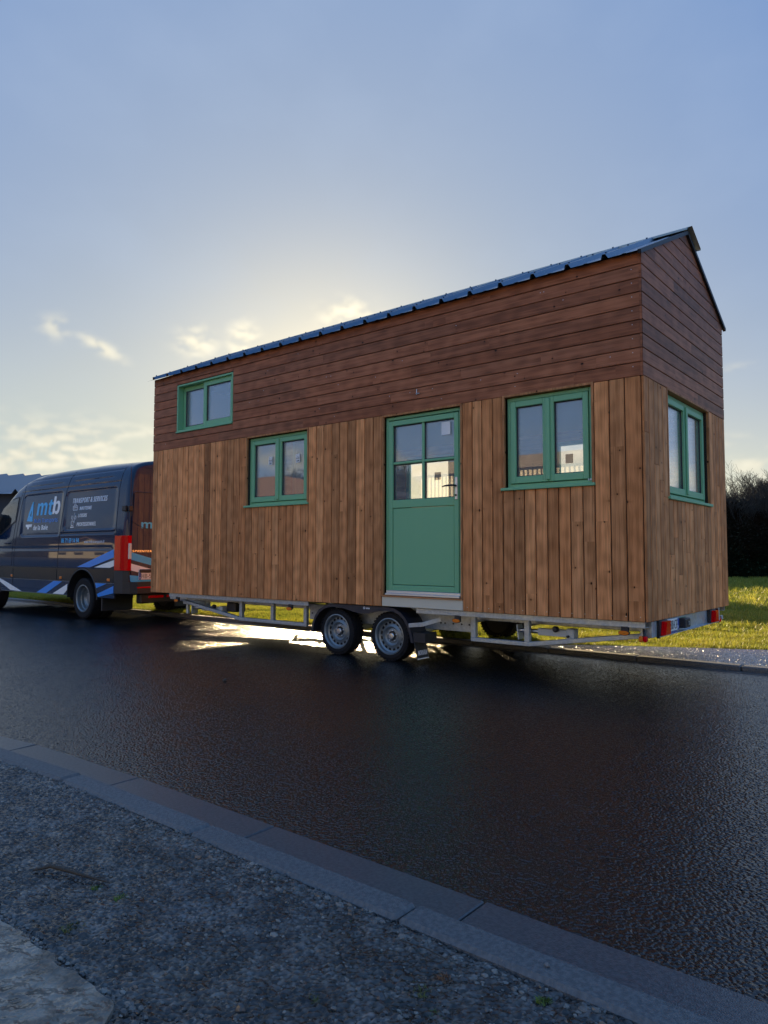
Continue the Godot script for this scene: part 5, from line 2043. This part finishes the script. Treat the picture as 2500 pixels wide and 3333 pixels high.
	em.prism(PackedVector2Array([Vector2(-11.87, 1.735), Vector2(-11.83, 1.86), Vector2(-11.70, 2.08), Vector2(-11.675, 2.08), Vector2(-11.655, 1.72), Vector2(-11.715, 1.72), Vector2(-11.715, 1.93), Vector2(-11.77, 1.83), Vector2(-11.74, 1.80), Vector2(-11.80, 1.80)]), -0.003, 0.0, Transform3D(Basis(Vector3(1, 0, 0), Vector3(0, 1, -0.062), Vector3(0, 0, 1)), Vector3(0, 0, zt.call(-11.75, 1.90) + 0.003 + 0.062 * 1.90)))
	em.prism(PackedVector2Array([Vector2(-11.89, 1.720), Vector2(-11.655, 1.705), Vector2(-11.66, 1.80), Vector2(-11.78, 1.80)]), -0.003, 0.0, Transform3D(Basis(Vector3(1, 0, 0), Vector3(0, 1, -0.062), Vector3(0, 0, 1)), Vector3(0, 0, zt.call(-11.75, 1.76) + 0.004 + 0.062 * 1.76)))
	part("sail_emblem", em, M.decal_cyan, root)
	var em2 := MB.new()
	em2.prism(PackedVector2Array([Vector2(-11.92, 1.655), Vector2(-11.66, 1.655), Vector2(-11.665, 1.605), Vector2(-11.76, 1.605), Vector2(-11.78, 1.565), Vector2(-11.83, 1.565), Vector2(-11.85, 1.605), Vector2(-11.90, 1.605)]), -0.003, 0.0, Transform3D(Basis(Vector3(1, 0, 0), Vector3(0, 1, -0.062), Vector3(0, 0, 1)), Vector3(0, 0, zt.call(-11.8, 1.61) + 0.003 + 0.062 * 1.61)))
	part("trailer_emblem", em2, M.decal_white, root)
	# small pictograms: boat, bicycle, machine
	var ic := MB.new()
	var zi: float = zt.call(-10.1, 1.88) + 0.001
	for b in [[-10.14, 1.86, -9.99, 1.872], [-10.15, 1.90, -9.98, 1.91], [-10.15, 1.872, -10.138, 1.94], [-9.985, 1.872, -9.973, 1.93], [-10.14, 1.93, -9.985, 1.942], [-10.10, 1.942, -10.09, 1.975], [-10.04, 1.942, -10.03, 1.975], [-10.10, 1.965, -10.03, 1.975]]:
		ic.box(Vector3(b[0], b[1], zi - 0.002), Vector3(b[2], b[3], zi))
	part("boat_pictogram", ic, M.decal_pale, root)
	var bi := MB.new()
	zi = zt.call(-10.1, 1.75) + 0.001
	for cxx in [-10.14, -10.04]:
		bi.lathe([Vector2(0.034, 0.0), Vector2(0.034, 0.002), Vector2(0.024, 0.002), Vector2(0.024, 0.0)], 16, Transform3D(Basis(), Vector3(cxx, 1.735, zi - 0.001)))
	bi.bar(Vector3(-10.14, 1.735, zi), Vector3(-10.06, 1.79, zi), 0.008, 0.002)
	bi.bar(Vector3(-10.04, 1.735, zi), Vector3(-10.06, 1.82, zi), 0.008, 0.002)
	part("bicycle_pictogram", bi, M.decal_white, root)
	var di := MB.new()
	zi = zt.call(-10.12, 1.60) + 0.001
	for b in [[-10.19, 1.55, -10.07, 1.575], [-10.17, 1.59, -10.09, 1.60], [-10.17, 1.60, -10.155, 1.68], [-10.10, 1.60, -10.09, 1.66], [-10.17, 1.67, -10.09, 1.68], [-10.06, 1.64, -10.05, 1.74], [-10.09, 1.655, -10.05, 1.665]]:
		di.box(Vector3(b[0], b[1], zi - 0.002), Vector3(b[2], b[3], zi))
	part("machine_pictogram", di, M.decal_white, root)


# ---------------------------------------------------------------- plants
func make_grass() -> void:
	# a tuft of narrow blades
	var tuft := MB.new()
	var r := RandomNumberGenerator.new()
	r.seed = 12
	for i in 14:
		var a := r.randf() * TAU
		var p := Vector3(cos(a), 0, sin(a)) * r.randf() * 0.045
		var h := r.randf_range(0.035, 0.085)
		var lean := Vector3(r.randf_range(-1, 1), 0, r.randf_range(-1, 1)) * h * 0.55
		var w := Vector3(cos(a + 1.3), 0, sin(a + 1.3)) * 0.0035
		var q := r.randf_range(0.75, 1.15)
		tuft.col = Color(q, q, q * 0.9)
		var m1 := p + Vector3(0, h * 0.6, 0) + lean * 0.35
		var tp := p + Vector3(0, h, 0) + lean
		tuft.quad(p - w, p + w, m1 + w * 0.8, m1 - w * 0.8)
		tuft.tri(m1 - w * 0.8, m1 + w * 0.8, tp)
	var tm := tuft.mesh()
	var xf := []
	var cols := []
	r.seed = 77
	var f := FastNoiseLite.new(); f.seed = 6; f.frequency = 0.5
	for zone in [[-13.5, 1.6, -4.9, -1.84, 60000, 1.0], [-26.0, -13.5, -6.0, -1.84, 30000, 1.4], [-16.0, 4.5, -9.0, -4.7, 26000, 1.5], [-24.0, 4.0, -25.5, -8.8, 30000, 2.4]]:
		for i in zone[4]:
			var x := r.randf_range(zone[0], zone[1])
			var z := r.randf_range(zone[2], zone[3])
			if x > -2.3 and z > pavement_edge(x) - 0.015: continue
			if z > -1.85: continue
			var g := f.get_noise_2d(x * 1.5, z * 1.5)
			var s: float = zone[5] * r.randf_range(0.7, 1.2) * (1.0 + 0.5 * g)
			if z > -2.3: s *= 0.7 + r.randf() * 0.5
			xf.append(Transform3D(Basis(Vector3.UP, r.randf() * TAU).scaled(Vector3(s, s * 0.85, s)), Vector3(x, lawn_y(x, z) - 0.006, z)))
			var y := r.randf_range(0.0, 1.0) * 0.55 + 0.3 * (g + 0.5)
			var c := Color(0.17, 0.24, 0.025).lerp(Color(0.46, 0.41, 0.075), clampf(y, 0, 1))
			cols.append(c * r.randf_range(0.8, 1.2))
	scatter("grass", tm, xf, cols, M.grass_blade, "short lawn grass, sunlit beside the road and shaded farther back", "grass", "stuff")

func scatter(called: String, mesh: Mesh, xf: Array, cols: Array, m: Material, label: String, category: String, kind: String) -> MultiMeshInstance3D:
	var mm := MultiMesh.new()
	mm.transform_format = MultiMesh.TRANSFORM_3D
	mm.use_colors = not cols.is_empty()
	mm.mesh = mesh
	mm.instance_count = xf.size()
	for i in xf.size():
		mm.set_instance_transform(i, xf[i])
		if cols: mm.set_instance_color(i, Color(cols[i].r, cols[i].g, cols[i].b, 1.0))
	var o := MultiMeshInstance3D.new()
	o.name = numbered(called)
	o.multimesh = mm
	o.material_override = m
	tag(o, label, category, "", kind)
	add_child(o, true)
	return o

func branch(mb: MB, p: Vector3, d: Vector3, l: float, r: float, depth: int, g: RandomNumberGenerator) -> void:
	var pts := [p]
	var rad := [maxf(r, 0.005)]
	var q := p
	var dd := d
	var n := 3 if depth > 1 else 2
	for i in n:
		dd = (dd + Vector3(g.randf_range(-1, 1), g.randf_range(-0.5, 0.9), g.randf_range(-1, 1)) * 0.16).normalized()
		q += dd * l / n
		pts.append(q)
		rad.append(maxf(0.0045, r * lerpf(1.0, 0.62, float(i + 1) / n)))
	mb.tube(pts, rad, 5 if depth > 2 else 3)
	if depth <= 0: return
	var kids := 3 if depth > 1 else 4
	for k in kids:
		var at := 1.0 if k == 0 else g.randf_range(0.35, 1.0)
		var ip := mini(int(at * n), n - 1)
		var start: Vector3 = pts[ip].lerp(pts[ip + 1], at * n - ip)
		var side := Vector3(g.randf_range(-1, 1), g.randf_range(-0.2, 0.5), g.randf_range(-1, 1)).normalized()
		var nd := (dd * (1.1 if k == 0 else 0.75) + side * 0.75 + Vector3(0, 0.15, 0)).normalized()
		branch(mb, start, nd, l * g.randf_range(0.55, 0.82), r * (0.62 if k == 0 else 0.5), depth - 1, g)

func make_tree(label: String, at: Vector3, h: float, sd: int, stems: int, depth: int) -> Node3D:
	var g := RandomNumberGenerator.new()
	g.seed = sd
	var o := thing("bare_tree", label, "tree", at, "bare trees along the back of the lawn")
	var tb := MB.new()
	var cb := MB.new()
	for s in stems:
		var a := TAU * s / stems + g.randf()
		var d := Vector3(cos(a) * 0.22, 1, sin(a) * 0.22).normalized()
		var base := at + Vector3(cos(a), 0, sin(a)) * 0.12
		var top := base + d * h * 0.34
		tb.tube([base, base + d * h * 0.17 + Vector3(0.03, 0, 0), top], [h * 0.016, h * 0.013, h * 0.011], 6)
		for k in 3:
			var dd := (d + Vector3(g.randf_range(-1, 1), 0.2, g.randf_range(-1, 1)) * 0.5).normalized()
			branch(cb, base.lerp(top, g.randf_range(0.6, 1.0)), dd, h * 0.27, h * 0.008, depth, g)
	part("trunk", tb, M.bark, o)
	part("crown", cb, M.bark, o)
	return o

func hedge_top(f: FastNoiseLite, x: float) -> float:
	return 2.15 + f.get_noise_2d(x * 1.2, 0) * 0.7

func make_trees() -> void:
	# dark hedge along the back of the lawn
	var r := RandomNumberGenerator.new()
	r.seed = 31
	var cl := MB.new()
	for i in 46:
		var p := Vector3(r.randf_range(-1, 1), r.randf_range(-1, 1), r.randf_range(-1, 1)) * 0.26
		var a := Vector3(r.randf_range(-1, 1), r.randf_range(-1, 1), r.randf_range(-1, 1)).normalized()
		var b := a.cross(Vector3(r.randf_range(-1, 1), r.randf_range(-1, 1), r.randf_range(-1, 1))).normalized()
		var s := r.randf_range(0.018, 0.042)
		var q := r.randf_range(0.6, 1.3)
		cl.col = Color(q, q, q)
		cl.tri(p - a * s, p + b * s * 0.5, p + a * s)
		cl.tri(p - a * s, p + a * s, p - b * s * 0.5)
	for i in 22:
		var p := Vector3(r.randf_range(-1, 1), r.randf_range(-1, 1), r.randf_range(-1, 1)) * 0.2
		var d := Vector3(r.randf_range(-1, 1), r.randf_range(-0.2, 1.4), r.randf_range(-1, 1)).normalized() * 0.32
		cl.col = Color(0.6, 0.5, 0.4)
		cl.tube([p, p + d], [0.007, 0.004], 3)
	var cm := cl.mesh()
	var f := FastNoiseLite.new(); f.seed = 19; f.frequency = 0.35
	var xf := []
	var cols := []
	for i in 22000:
		var x := r.randf_range(-40.0, 14.0) if i % 2 else r.randf_range(-8.5, 1.0)
		var top := hedge_top(f, x)
		var y := r.randf_range(0.0, 1.0) * top
		var bulge := 0.5 * f.get_noise_2d(x * 2.0, y * 2.0)
		var z := -25.6 - r.randf() * 0.9 - bulge + (0.25 if y < 0.5 else 0.0) - maxf(0.0, y - 2.0) * 0.35
		if i % 7 == 0:
			y = top + r.randf_range(-0.15, 0.55); z = -26.0 - r.randf() * 1.6
		xf.append(Transform3D(Basis.from_euler(Vector3(r.randf() * TAU, r.randf() * TAU, 0)).scaled(Vector3.ONE * r.randf_range(0.8, 1.5)), Vector3(x, y + 0.12, z)))
		var c := Color(0.020, 0.040, 0.020).lerp(Color(0.045, 0.034, 0.026), clampf(y / top + r.randf_range(-0.3, 0.2), 0, 1))
		cols.append(c * r.randf_range(0.6, 1.3))
	scatter("hedge", cm, xf, cols, M.hedge_leaf, "tall dark hedge of shrubs closing off the lawn", "hedge", "stuff")
	var core := MB.new()  # solid dark core that makes the hedge opaque
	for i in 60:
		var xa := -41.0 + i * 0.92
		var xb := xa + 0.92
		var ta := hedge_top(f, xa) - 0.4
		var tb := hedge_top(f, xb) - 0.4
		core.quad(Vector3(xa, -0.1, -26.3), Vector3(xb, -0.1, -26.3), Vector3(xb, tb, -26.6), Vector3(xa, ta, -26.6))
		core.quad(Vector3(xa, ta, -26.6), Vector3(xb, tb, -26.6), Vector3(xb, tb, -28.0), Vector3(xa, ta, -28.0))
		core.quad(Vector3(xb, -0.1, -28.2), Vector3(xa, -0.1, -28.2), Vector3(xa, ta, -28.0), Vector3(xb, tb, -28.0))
	var hc := MeshInstance3D.new()
	hc.name = "hedge_core"
	hc.mesh = core.mesh()
	hc.material_override = M.hedge_core_dark
	tag(hc, "dark solid core filling the hedge behind the lawn", "hedge", "", "stuff")
	add_child(hc, true)
	# a lower screen of shrubs nearer the road, hidden behind the house; it shades the lawn
	var xs2 := []
	var cs2 := []
	for i in 28000:
		var x := r.randf_range(-32.0, -7.0)
		var row := 1 if i % 4 == 0 else 0
		if row: x = r.randf_range(-26.0, -8.0)
		var top := 2.0 + f.get_noise_2d(x * 1.5, 40.0) * 0.5
		var y := r.randf() * top
		xs2.append(Transform3D(Basis.from_euler(Vector3(r.randf() * TAU, r.randf() * TAU, 0)).scaled(Vector3.ONE * r.randf_range(0.9, 1.7)), Vector3(x, y + 0.1, (-23.2 if row else -14.4) - r.randf() * 0.9)))
		cs2.append(Color(0.02, 0.035, 0.018) * r.randf_range(0.6, 1.4))
	scatter("shrub_screen", cm, xs2, cs2, M.hedge_leaf, "screen of dark shrubs on the lawn behind the tiny house", "shrubs", "stuff")
	# belt of trees behind the photographer, dark in the van's flank
	var xs3 := []
	var cs3 := []
	for i in 5000:
		var x := r.randf_range(-100.0, -30.0)
		var top := 7.5 + f.get_noise_2d(x * 0.6, 90.0) * 1.6
		xs3.append(Transform3D(Basis.from_euler(Vector3(r.randf() * TAU, r.randf() * TAU, 0)).scaled(Vector3.ONE * r.randf_range(2.0, 3.5)), Vector3(x, r.randf() * top, 36.0 + r.randf() * 5.0)))
		cs3.append(Color(0.02, 0.03, 0.018) * r.randf_range(0.6, 1.4))
	scatter("tree_belt", cm, xs3, cs3, M.hedge_leaf, "belt of dark trees behind the cream house, mirrored in the van", "trees", "stuff")
	var spots := [[-4.25, -27.4, 4.6, "tallest bare tree over the hedge, at the right edge of the view", 4, 5], [-4.75, -27.0, 4.0, "bare tree with a fan of thin twigs, left of the tallest one", 4, 5], [-5.75, -26.8, 3.3, "low bare bush just right of the tiny house corner", 5, 4], [-5.3, -27.2, 3.7, "bare bush between the low one and the fan shaped tree", 4, 5], [-3.7, -27.8, 4.5, "bare tree beyond the right edge of the view, behind the hedge", 4, 5], [-4.5, -28.6, 4.4, "thin bare tree half hidden behind the front ones over the hedge", 3, 5]]
	for i in spots.size():
		var s = spots[i]
		make_tree(s[3], Vector3(s[0], 0.1, s[1]), s[2], 200 + i * 7, s[4], s[5])



# ---------------------------------------------------------------- loose stones, moss and twigs on the verge
func make_verge_details() -> void:
	var g := RandomNumberGenerator.new()
	g.seed = 44
	var meshes := []
	for k in 3:
		var mb := MB.new()
		var sm := SphereMesh.new()
		sm.radial_segments = 7
		sm.rings = 4
		sm.radius = 1.0
		sm.height = 2.0
		var arr := sm.get_mesh_arrays()
		var vv: PackedVector3Array = arr[Mesh.ARRAY_VERTEX]
		var ii: PackedInt32Array = arr[Mesh.ARRAY_INDEX]
		var f := FastNoiseLite.new(); f.seed = 90 + k; f.frequency = 0.8
		for t in range(0, ii.size(), 3):
			var q := []
			for j in 3:
				var p := vv[ii[t + j]]
				q.append(p * (1.0 + 0.45 * f.get_noise_3dv(p * 1.4)))
			mb.tri(q[0], q[2], q[1])
		meshes.append(mb.mesh())
	var vf := FastNoiseLite.new(); vf.seed = 3; vf.frequency = 1.6; vf.fractal_octaves = 4
	var clump := FastNoiseLite.new(); clump.seed = 13; clump.frequency = 1.1
	for k in 3:
		var xf := []
		var cols := []
		for i in 7000:
			var x := g.randf_range(-3.0, 2.4)
			var z := g.randf_range(4.05, 5.35)
			if i % 9 == 0: z = 4.058 + absf(g.randfn(0.0, 0.05)) if i % 2 else 4.785 + g.randfn(0.0, 0.012)
			if x < 0.42 + (z - 4.775) * 0.9 and z > 4.79 + 0.02 * g.randf() and g.randf() < 0.97: continue
			if clump.get_noise_2d(x * 2.0, z * 2.0) < -0.28 and g.randf() < 0.7: continue
			var s := 0.0018 + 0.0034 * pow(g.randf(), 3.0) * 1.6
			if i % 9 == 0: s *= 1.6
			if i % 700 == 0: s = g.randf_range(0.010, 0.015)
			var y := 0.026 + vf.get_noise_2d(x, z) * 0.012 + s * 0.15
			var bs := Basis.from_euler(Vector3(g.randf_range(-0.4, 0.4), g.randf() * TAU, g.randf_range(-0.4, 0.4))).scaled(Vector3(s * g.randf_range(0.9, 1.7), s * g.randf_range(0.5, 0.9), s))
			xf.append(Transform3D(bs, Vector3(x, y, z + kerb_shift(x))))
			var t := g.randf()
			var c := Color(0.05, 0.052, 0.054).lerp(Color(0.19, 0.185, 0.17), t * t)
			if g.randf() < 0.05: c = Color(0.16, 0.105, 0.07)
			if g.randf() < 0.004: c = Color(0.22, 0.21, 0.19)
			cols.append(c)
		scatter("gravel", meshes[k], xf, cols, M.stone, ["fine loose gravel spread over the dark verge", "coarse grey gravel chips on the dark verge", "mixed wet gravel pieces on the dark verge"][k], "gravel", "stuff")
	# chips pressed into the pavement
	var px := []
	var pc := []
	for i in 60000:
		var x := g.randf_range(-2.3, 3.2)
		var z := g.randf_range(-4.2, -1.835)
		if z < pavement_edge(x) + 0.01: continue
		var s := g.randf_range(0.0045, 0.0085)
		px.append(Transform3D(Basis.from_euler(Vector3(g.randf_range(-0.3, 0.3), g.randf() * TAU, g.randf_range(-0.3, 0.3))).scaled(Vector3(s * 1.3, s * 0.6, s)), Vector3(x, 0.044, z)))
		var t := g.randf_range(0.15, 0.45)
		pc.append(Color(t, t, t * 1.02))
	scatter("chippings", meshes[0], px, pc, M.stone, "pale stone chippings pressed into the far pavement", "chippings", "stuff")
	# moss and grass tufts
	var blades := MB.new()
	for i in 70:
		var a := g.randf() * TAU
		var p := Vector3(cos(a), 0, sin(a)) * sqrt(g.randf()) * 0.5
		var h := g.randf_range(0.25, 0.8)
		var w := Vector3(cos(a + 1.0), 0, sin(a + 1.0)) * 0.05
		var lean := Vector3(g.randf_range(-1, 1), 0, g.randf_range(-1, 1)) * 0.35
		blades.tri(p - w, p + w, p + lean + Vector3(0, h, 0))
	var bm := blades.mesh()
	var spots := [[-0.245, 4.505, 0.026, 0, "small moss tuft beside the end of the dark twig"], [-0.115, 4.495, 0.034, 0, "bright green moss tuft, larger of the two near the twig"], [-0.06, 4.685, 0.05, 1, "yellowish moss patch at the edge of the muddy track"], [0.16, 4.10, 0.022, 0, "little weed tuft against the kerb edge"], [0.35, 4.19, 0.03, 1, "thin weed tuft on the gravel a hand from the kerb"], [0.91, 4.20, 0.03, 2, "rusty leaf clump on the gravel under the long kerb joint"], [0.905, 4.285, 0.04, 1, "yellow green moss patch beside the rusty leaf clump"], [0.715, 4.465, 0.03, 1, "moss tuft at the lower edge of the view, left of the yellow patch"], [0.97, 4.33, 0.022, 0, "small green sprig at the lower edge of the view, right of the yellow patch"], [1.145, 4.12, 0.03, 0, "green tuft beside the kerb at the lower right"]]
	var cm := [mat("moss_green", lin(0.09, 0.15, 0.02), 0.8), mat("moss_olive", lin(0.10, 0.11, 0.03), 0.85), mat("leaf_rust", lin(0.18, 0.075, 0.025), 0.7)]
	for s in spots:
		var mi := MeshInstance3D.new()
		mi.name = numbered("moss_tuft" if s[3] < 2 else "leaf_clump")
		mi.mesh = bm
		mi.material_override = cm[s[3]]
		mi.position = Vector3(s[0], 0.024, s[1])
		mi.scale = Vector3(s[2] * 1.3, s[2] * 0.5, s[2] * 1.1)
		mi.rotation.y = g.randf() * TAU
		tag(mi, s[4], "moss" if s[3] < 2 else "leaf", "moss and weed tufts on the verge")
		add_child(mi, true)
	# twigs
	var tw := MB.new()
	tw.tube([Vector3(-0.505, 0.037, 4.588), Vector3(-0.47, 0.046, 4.545), Vector3(-0.425, 0.045, 4.530), Vector3(-0.36, 0.04, 4.508), Vector3(-0.315, 0.037, 4.492), Vector3(-0.27, 0.036, 4.480), Vector3(-0.225, 0.034, 4.468)], [0.004, 0.0065, 0.0065, 0.0055, 0.005, 0.0035, 0.002], 7)
	tw.tube([Vector3(-0.30, 0.037, 4.488), Vector3(-0.262, 0.038, 4.462)], [0.003, 0.0015], 5)
	var t1 := MeshInstance3D.new()
	t1.name = "twig"
	t1.mesh = tw.mesh()
	t1.material_override = M.bark
	tag(t1, "dark crooked twig lying on the gravel verge", "twig")
	add_child(t1, true)
	var t2b := MB.new()
	t2b.tube([Vector3(0.72, 0.035, 4.14), Vector3(0.80, 0.037, 4.13), Vector3(0.88, 0.035, 4.135)], [0.0015, 0.0018, 0.001], 5)
	var t2 := MeshInstance3D.new()
	t2.name = "straw"
	t2.mesh = t2b.mesh()
	t2.material_override = M.bark
	tag(t2, "thin dry straw lying on the gravel beside the kerb", "straw")
	add_child(t2, true)
	var wl := MB.new()
	wl.lathe([Vector2(0.0, 0.0), Vector2(0.16, 0.0), Vector2(0.17, 0.03), Vector2(0.15, 0.06), Vector2(0.0, 0.07)], 20, Transform3D(Basis(Vector3(1, 0, 0), Vector3(0, 0, -1), Vector3(0, 1, 0)), Vector3(-2.02, lawn_y(-2.02, -9.6) + 0.05, -9.6)))
	var wc := MeshInstance3D.new()
	wc.name = "drain_cover"
	wc.mesh = wl.mesh()
	wc.material_override = M.decal_white
	tag(wc, "small white cover lying on the shaded lawn beside the house corner", "cover")
	add_child(wc, true)
	# things on the road
	var lf := MB.new()
	lf.tube([Vector3(0.905, 0.006, 3.19), Vector3(0.945, 0.010, 3.18), Vector3(0.985, 0.008, 3.155)], [0.001, 0.003, 0.001], 5)
	var l1 := MeshInstance3D.new()
	l1.name = "dry_stalk"
	l1.mesh = lf.mesh()
	l1.material_override = M.bark
	tag(l1, "small dry stalk lying on the dark road", "stalk")
	add_child(l1, true)
	var pb := MeshInstance3D.new()
	pb.name = "pebble"
	pb.mesh = meshes[0]
	pb.material_override = M.bark
	pb.position = Vector3(-3.05, 0.012, 1.78)
	pb.scale = Vector3(0.02, 0.014, 0.018)
	tag(pb, "single dark pebble on the road left of the light patch", "pebble")
	add_child(pb, true)
	var kp := MeshInstance3D.new()
	kp.name = "kerb_pebble"
	kp.mesh = meshes[1]
	kp.material_override = M.concrete
	kp.position = Vector3(1.10, 0.045, 4.005)
	kp.scale = Vector3(0.008, 0.006, 0.007)
	tag(kp, "small pebble lying on top of the near kerb", "pebble")
	add_child(kp, true)


# ---------------------------------------------------------------- buildings
func make_buildings() -> void:
	# metal shed far behind the van
	var at := Vector3(-41.0, 0, -11.5)
	var sh := thing("metal_shed", "low dark shed with a ribbed pale metal roof, behind the van's nose", "shed", at)
	var t := Transform3D(Basis(Vector3.UP, deg_to_rad(38.0)), at)
	var wb := MB.new()
	wb.box(Vector3(-14, 0, -9), Vector3(14, 3.75, 9), 0.0, t)
	part("wall", wb, M.shed_dark, sh)
	var rb := MB.new()
	for s in [1.0, -1.0]:
		var n := 30
		for i in n:
			var x0 := -14.3 + 28.6 * i / n
			var x1 := -14.3 + 28.6 * (i + 1) / n
			var xm := lerpf(x0, x1, 0.62)
			var xn := lerpf(x0, x1, 0.80)
			var lo := Vector3(0, 3.70, s * 9.5)
			var hi := Vector3(0, 5.45, 0)
			var up := Vector3(0, 0.22, 0)
			for q in [[x0, xm, 0.0, 0.0], [xm, xn, 0.0, 1.0], [xn, x1, 1.0, 0.0]]:
				var a: Vector3 = t * (lo + Vector3(q[0], 0, 0) + up * q[2])
				var b: Vector3 = t * (lo + Vector3(q[1], 0, 0) + up * q[3])
				var c: Vector3 = t * (hi + Vector3(q[1], 0, 0) + up * q[3])
				var d: Vector3 = t * (hi + Vector3(q[0], 0, 0) + up * q[2])
				rb.quad_out(a, b, c, d, Vector3.UP)
	part("roof", rb, M.shed_roof, sh)
	# works building behind the photographer, its left part seen in the window panes
	var wk := thing("works_building", "works building of ribbed beige steel, mirrored in the right window, lengthened unseen for bounced light", "building", Vector3(9, 0, 24))
	var cb := MB.new()
	var n2 := 260  # run extended to the right, unseen, to bounce warm light onto the facade
	for i in n2:
		var x0 := -17.0 + 0.2 * i
		cb.box(Vector3(x0, 0, 20.0), Vector3(x0 + 0.11, 4.6, 20.3))
		cb.box(Vector3(x0 + 0.11, 0, 20.06), Vector3(x0 + 0.2, 4.6, 20.3))
	part("wall", cb, M.cladding_beige, wk)
	var fb := MB.new()
	fb.box(Vector3(-17.3, 4.6, 19.7), Vector3(35.2, 5.1, 32.0))
	part("fascia", fb, M.fascia_brown, wk)
	# cream house behind the photographer, mirrored in the van
	var hs := thing("cream_house", "cream rendered house under a brown gabled roof, mirrored in the van's flank", "house", Vector3(-57, 0, 28))
	var hb := MB.new()
	hb.box(Vector3(-64, 0, 25.0), Vector3(-50, 2.9, 33.0))
	hb.prism(PackedVector2Array([Vector2(-50.0, 2.9), Vector2(-57.0, 4.4), Vector2(-64.0, 2.9)]), 25.0, 33.0)
	part("wall", hb, M.render_cream, hs)
	var hr := MB.new()
	for s in [-1.0, 1.0]:
		var a := Vector3(-57.0 + s * 7.6, 2.85, 24.6)
		var b := Vector3(-57.0, 4.5, 24.6)
		var dz := Vector3(0, 0, 9)
		var dn := Vector3(0, -0.15, 0)
		hr.quad_out(a, b, b + dz, a + dz, Vector3(s * 0.3, 1, 0))
		hr.quad_out(a + dn, b + dn, b + dn + dz, a + dn + dz, Vector3(-s * 0.3, -1, 0))
		hr.quad_out(a, b, b + dn, a + dn, Vector3(0, 0, -1))
	part("roof", hr, M.roof_brown, hs)
	for x in [-61.5, -58.5, -55.0, -52.0]:
		var w := MB.new()
		w.box(Vector3(x - 0.7, 0.9, 24.93), Vector3(x + 0.7, 2.2, 24.995), 0.01)
		part("window", w, M.dark_glass, hs)
	# brown barn, mirrored in the window left of the door
	var br := thing("brown_barn", "brown timber barn with a low roof, mirrored in the window left of the door", "barn", Vector3(-29, 0, 23))
	var bw := MB.new()
	bw.prism(PackedVector2Array([Vector2(-20.0, 0.0), Vector2(-20.0, 4.0), Vector2(-26.2, 5.3), Vector2(-36.0, 5.3), Vector2(-36.0, 0.0)]), 20.0, 27.0)
	part("wall", bw, M.barn_brown, br)
	var bd := MB.new()
	bd.box(Vector3(-33.0, 0.0, 19.93), Vector3(-30.0, 3.2, 19.99), 0.01)
	part("door", bd, M.fascia_brown, br)


func _ready() -> void:
	rng.seed = 2024
	make_materials()
	make_world()
	make_ground()
	make_house()
	make_trailer()
	make_van()
	make_buildings()
	make_trees()
	make_grass()
	make_verge_details()
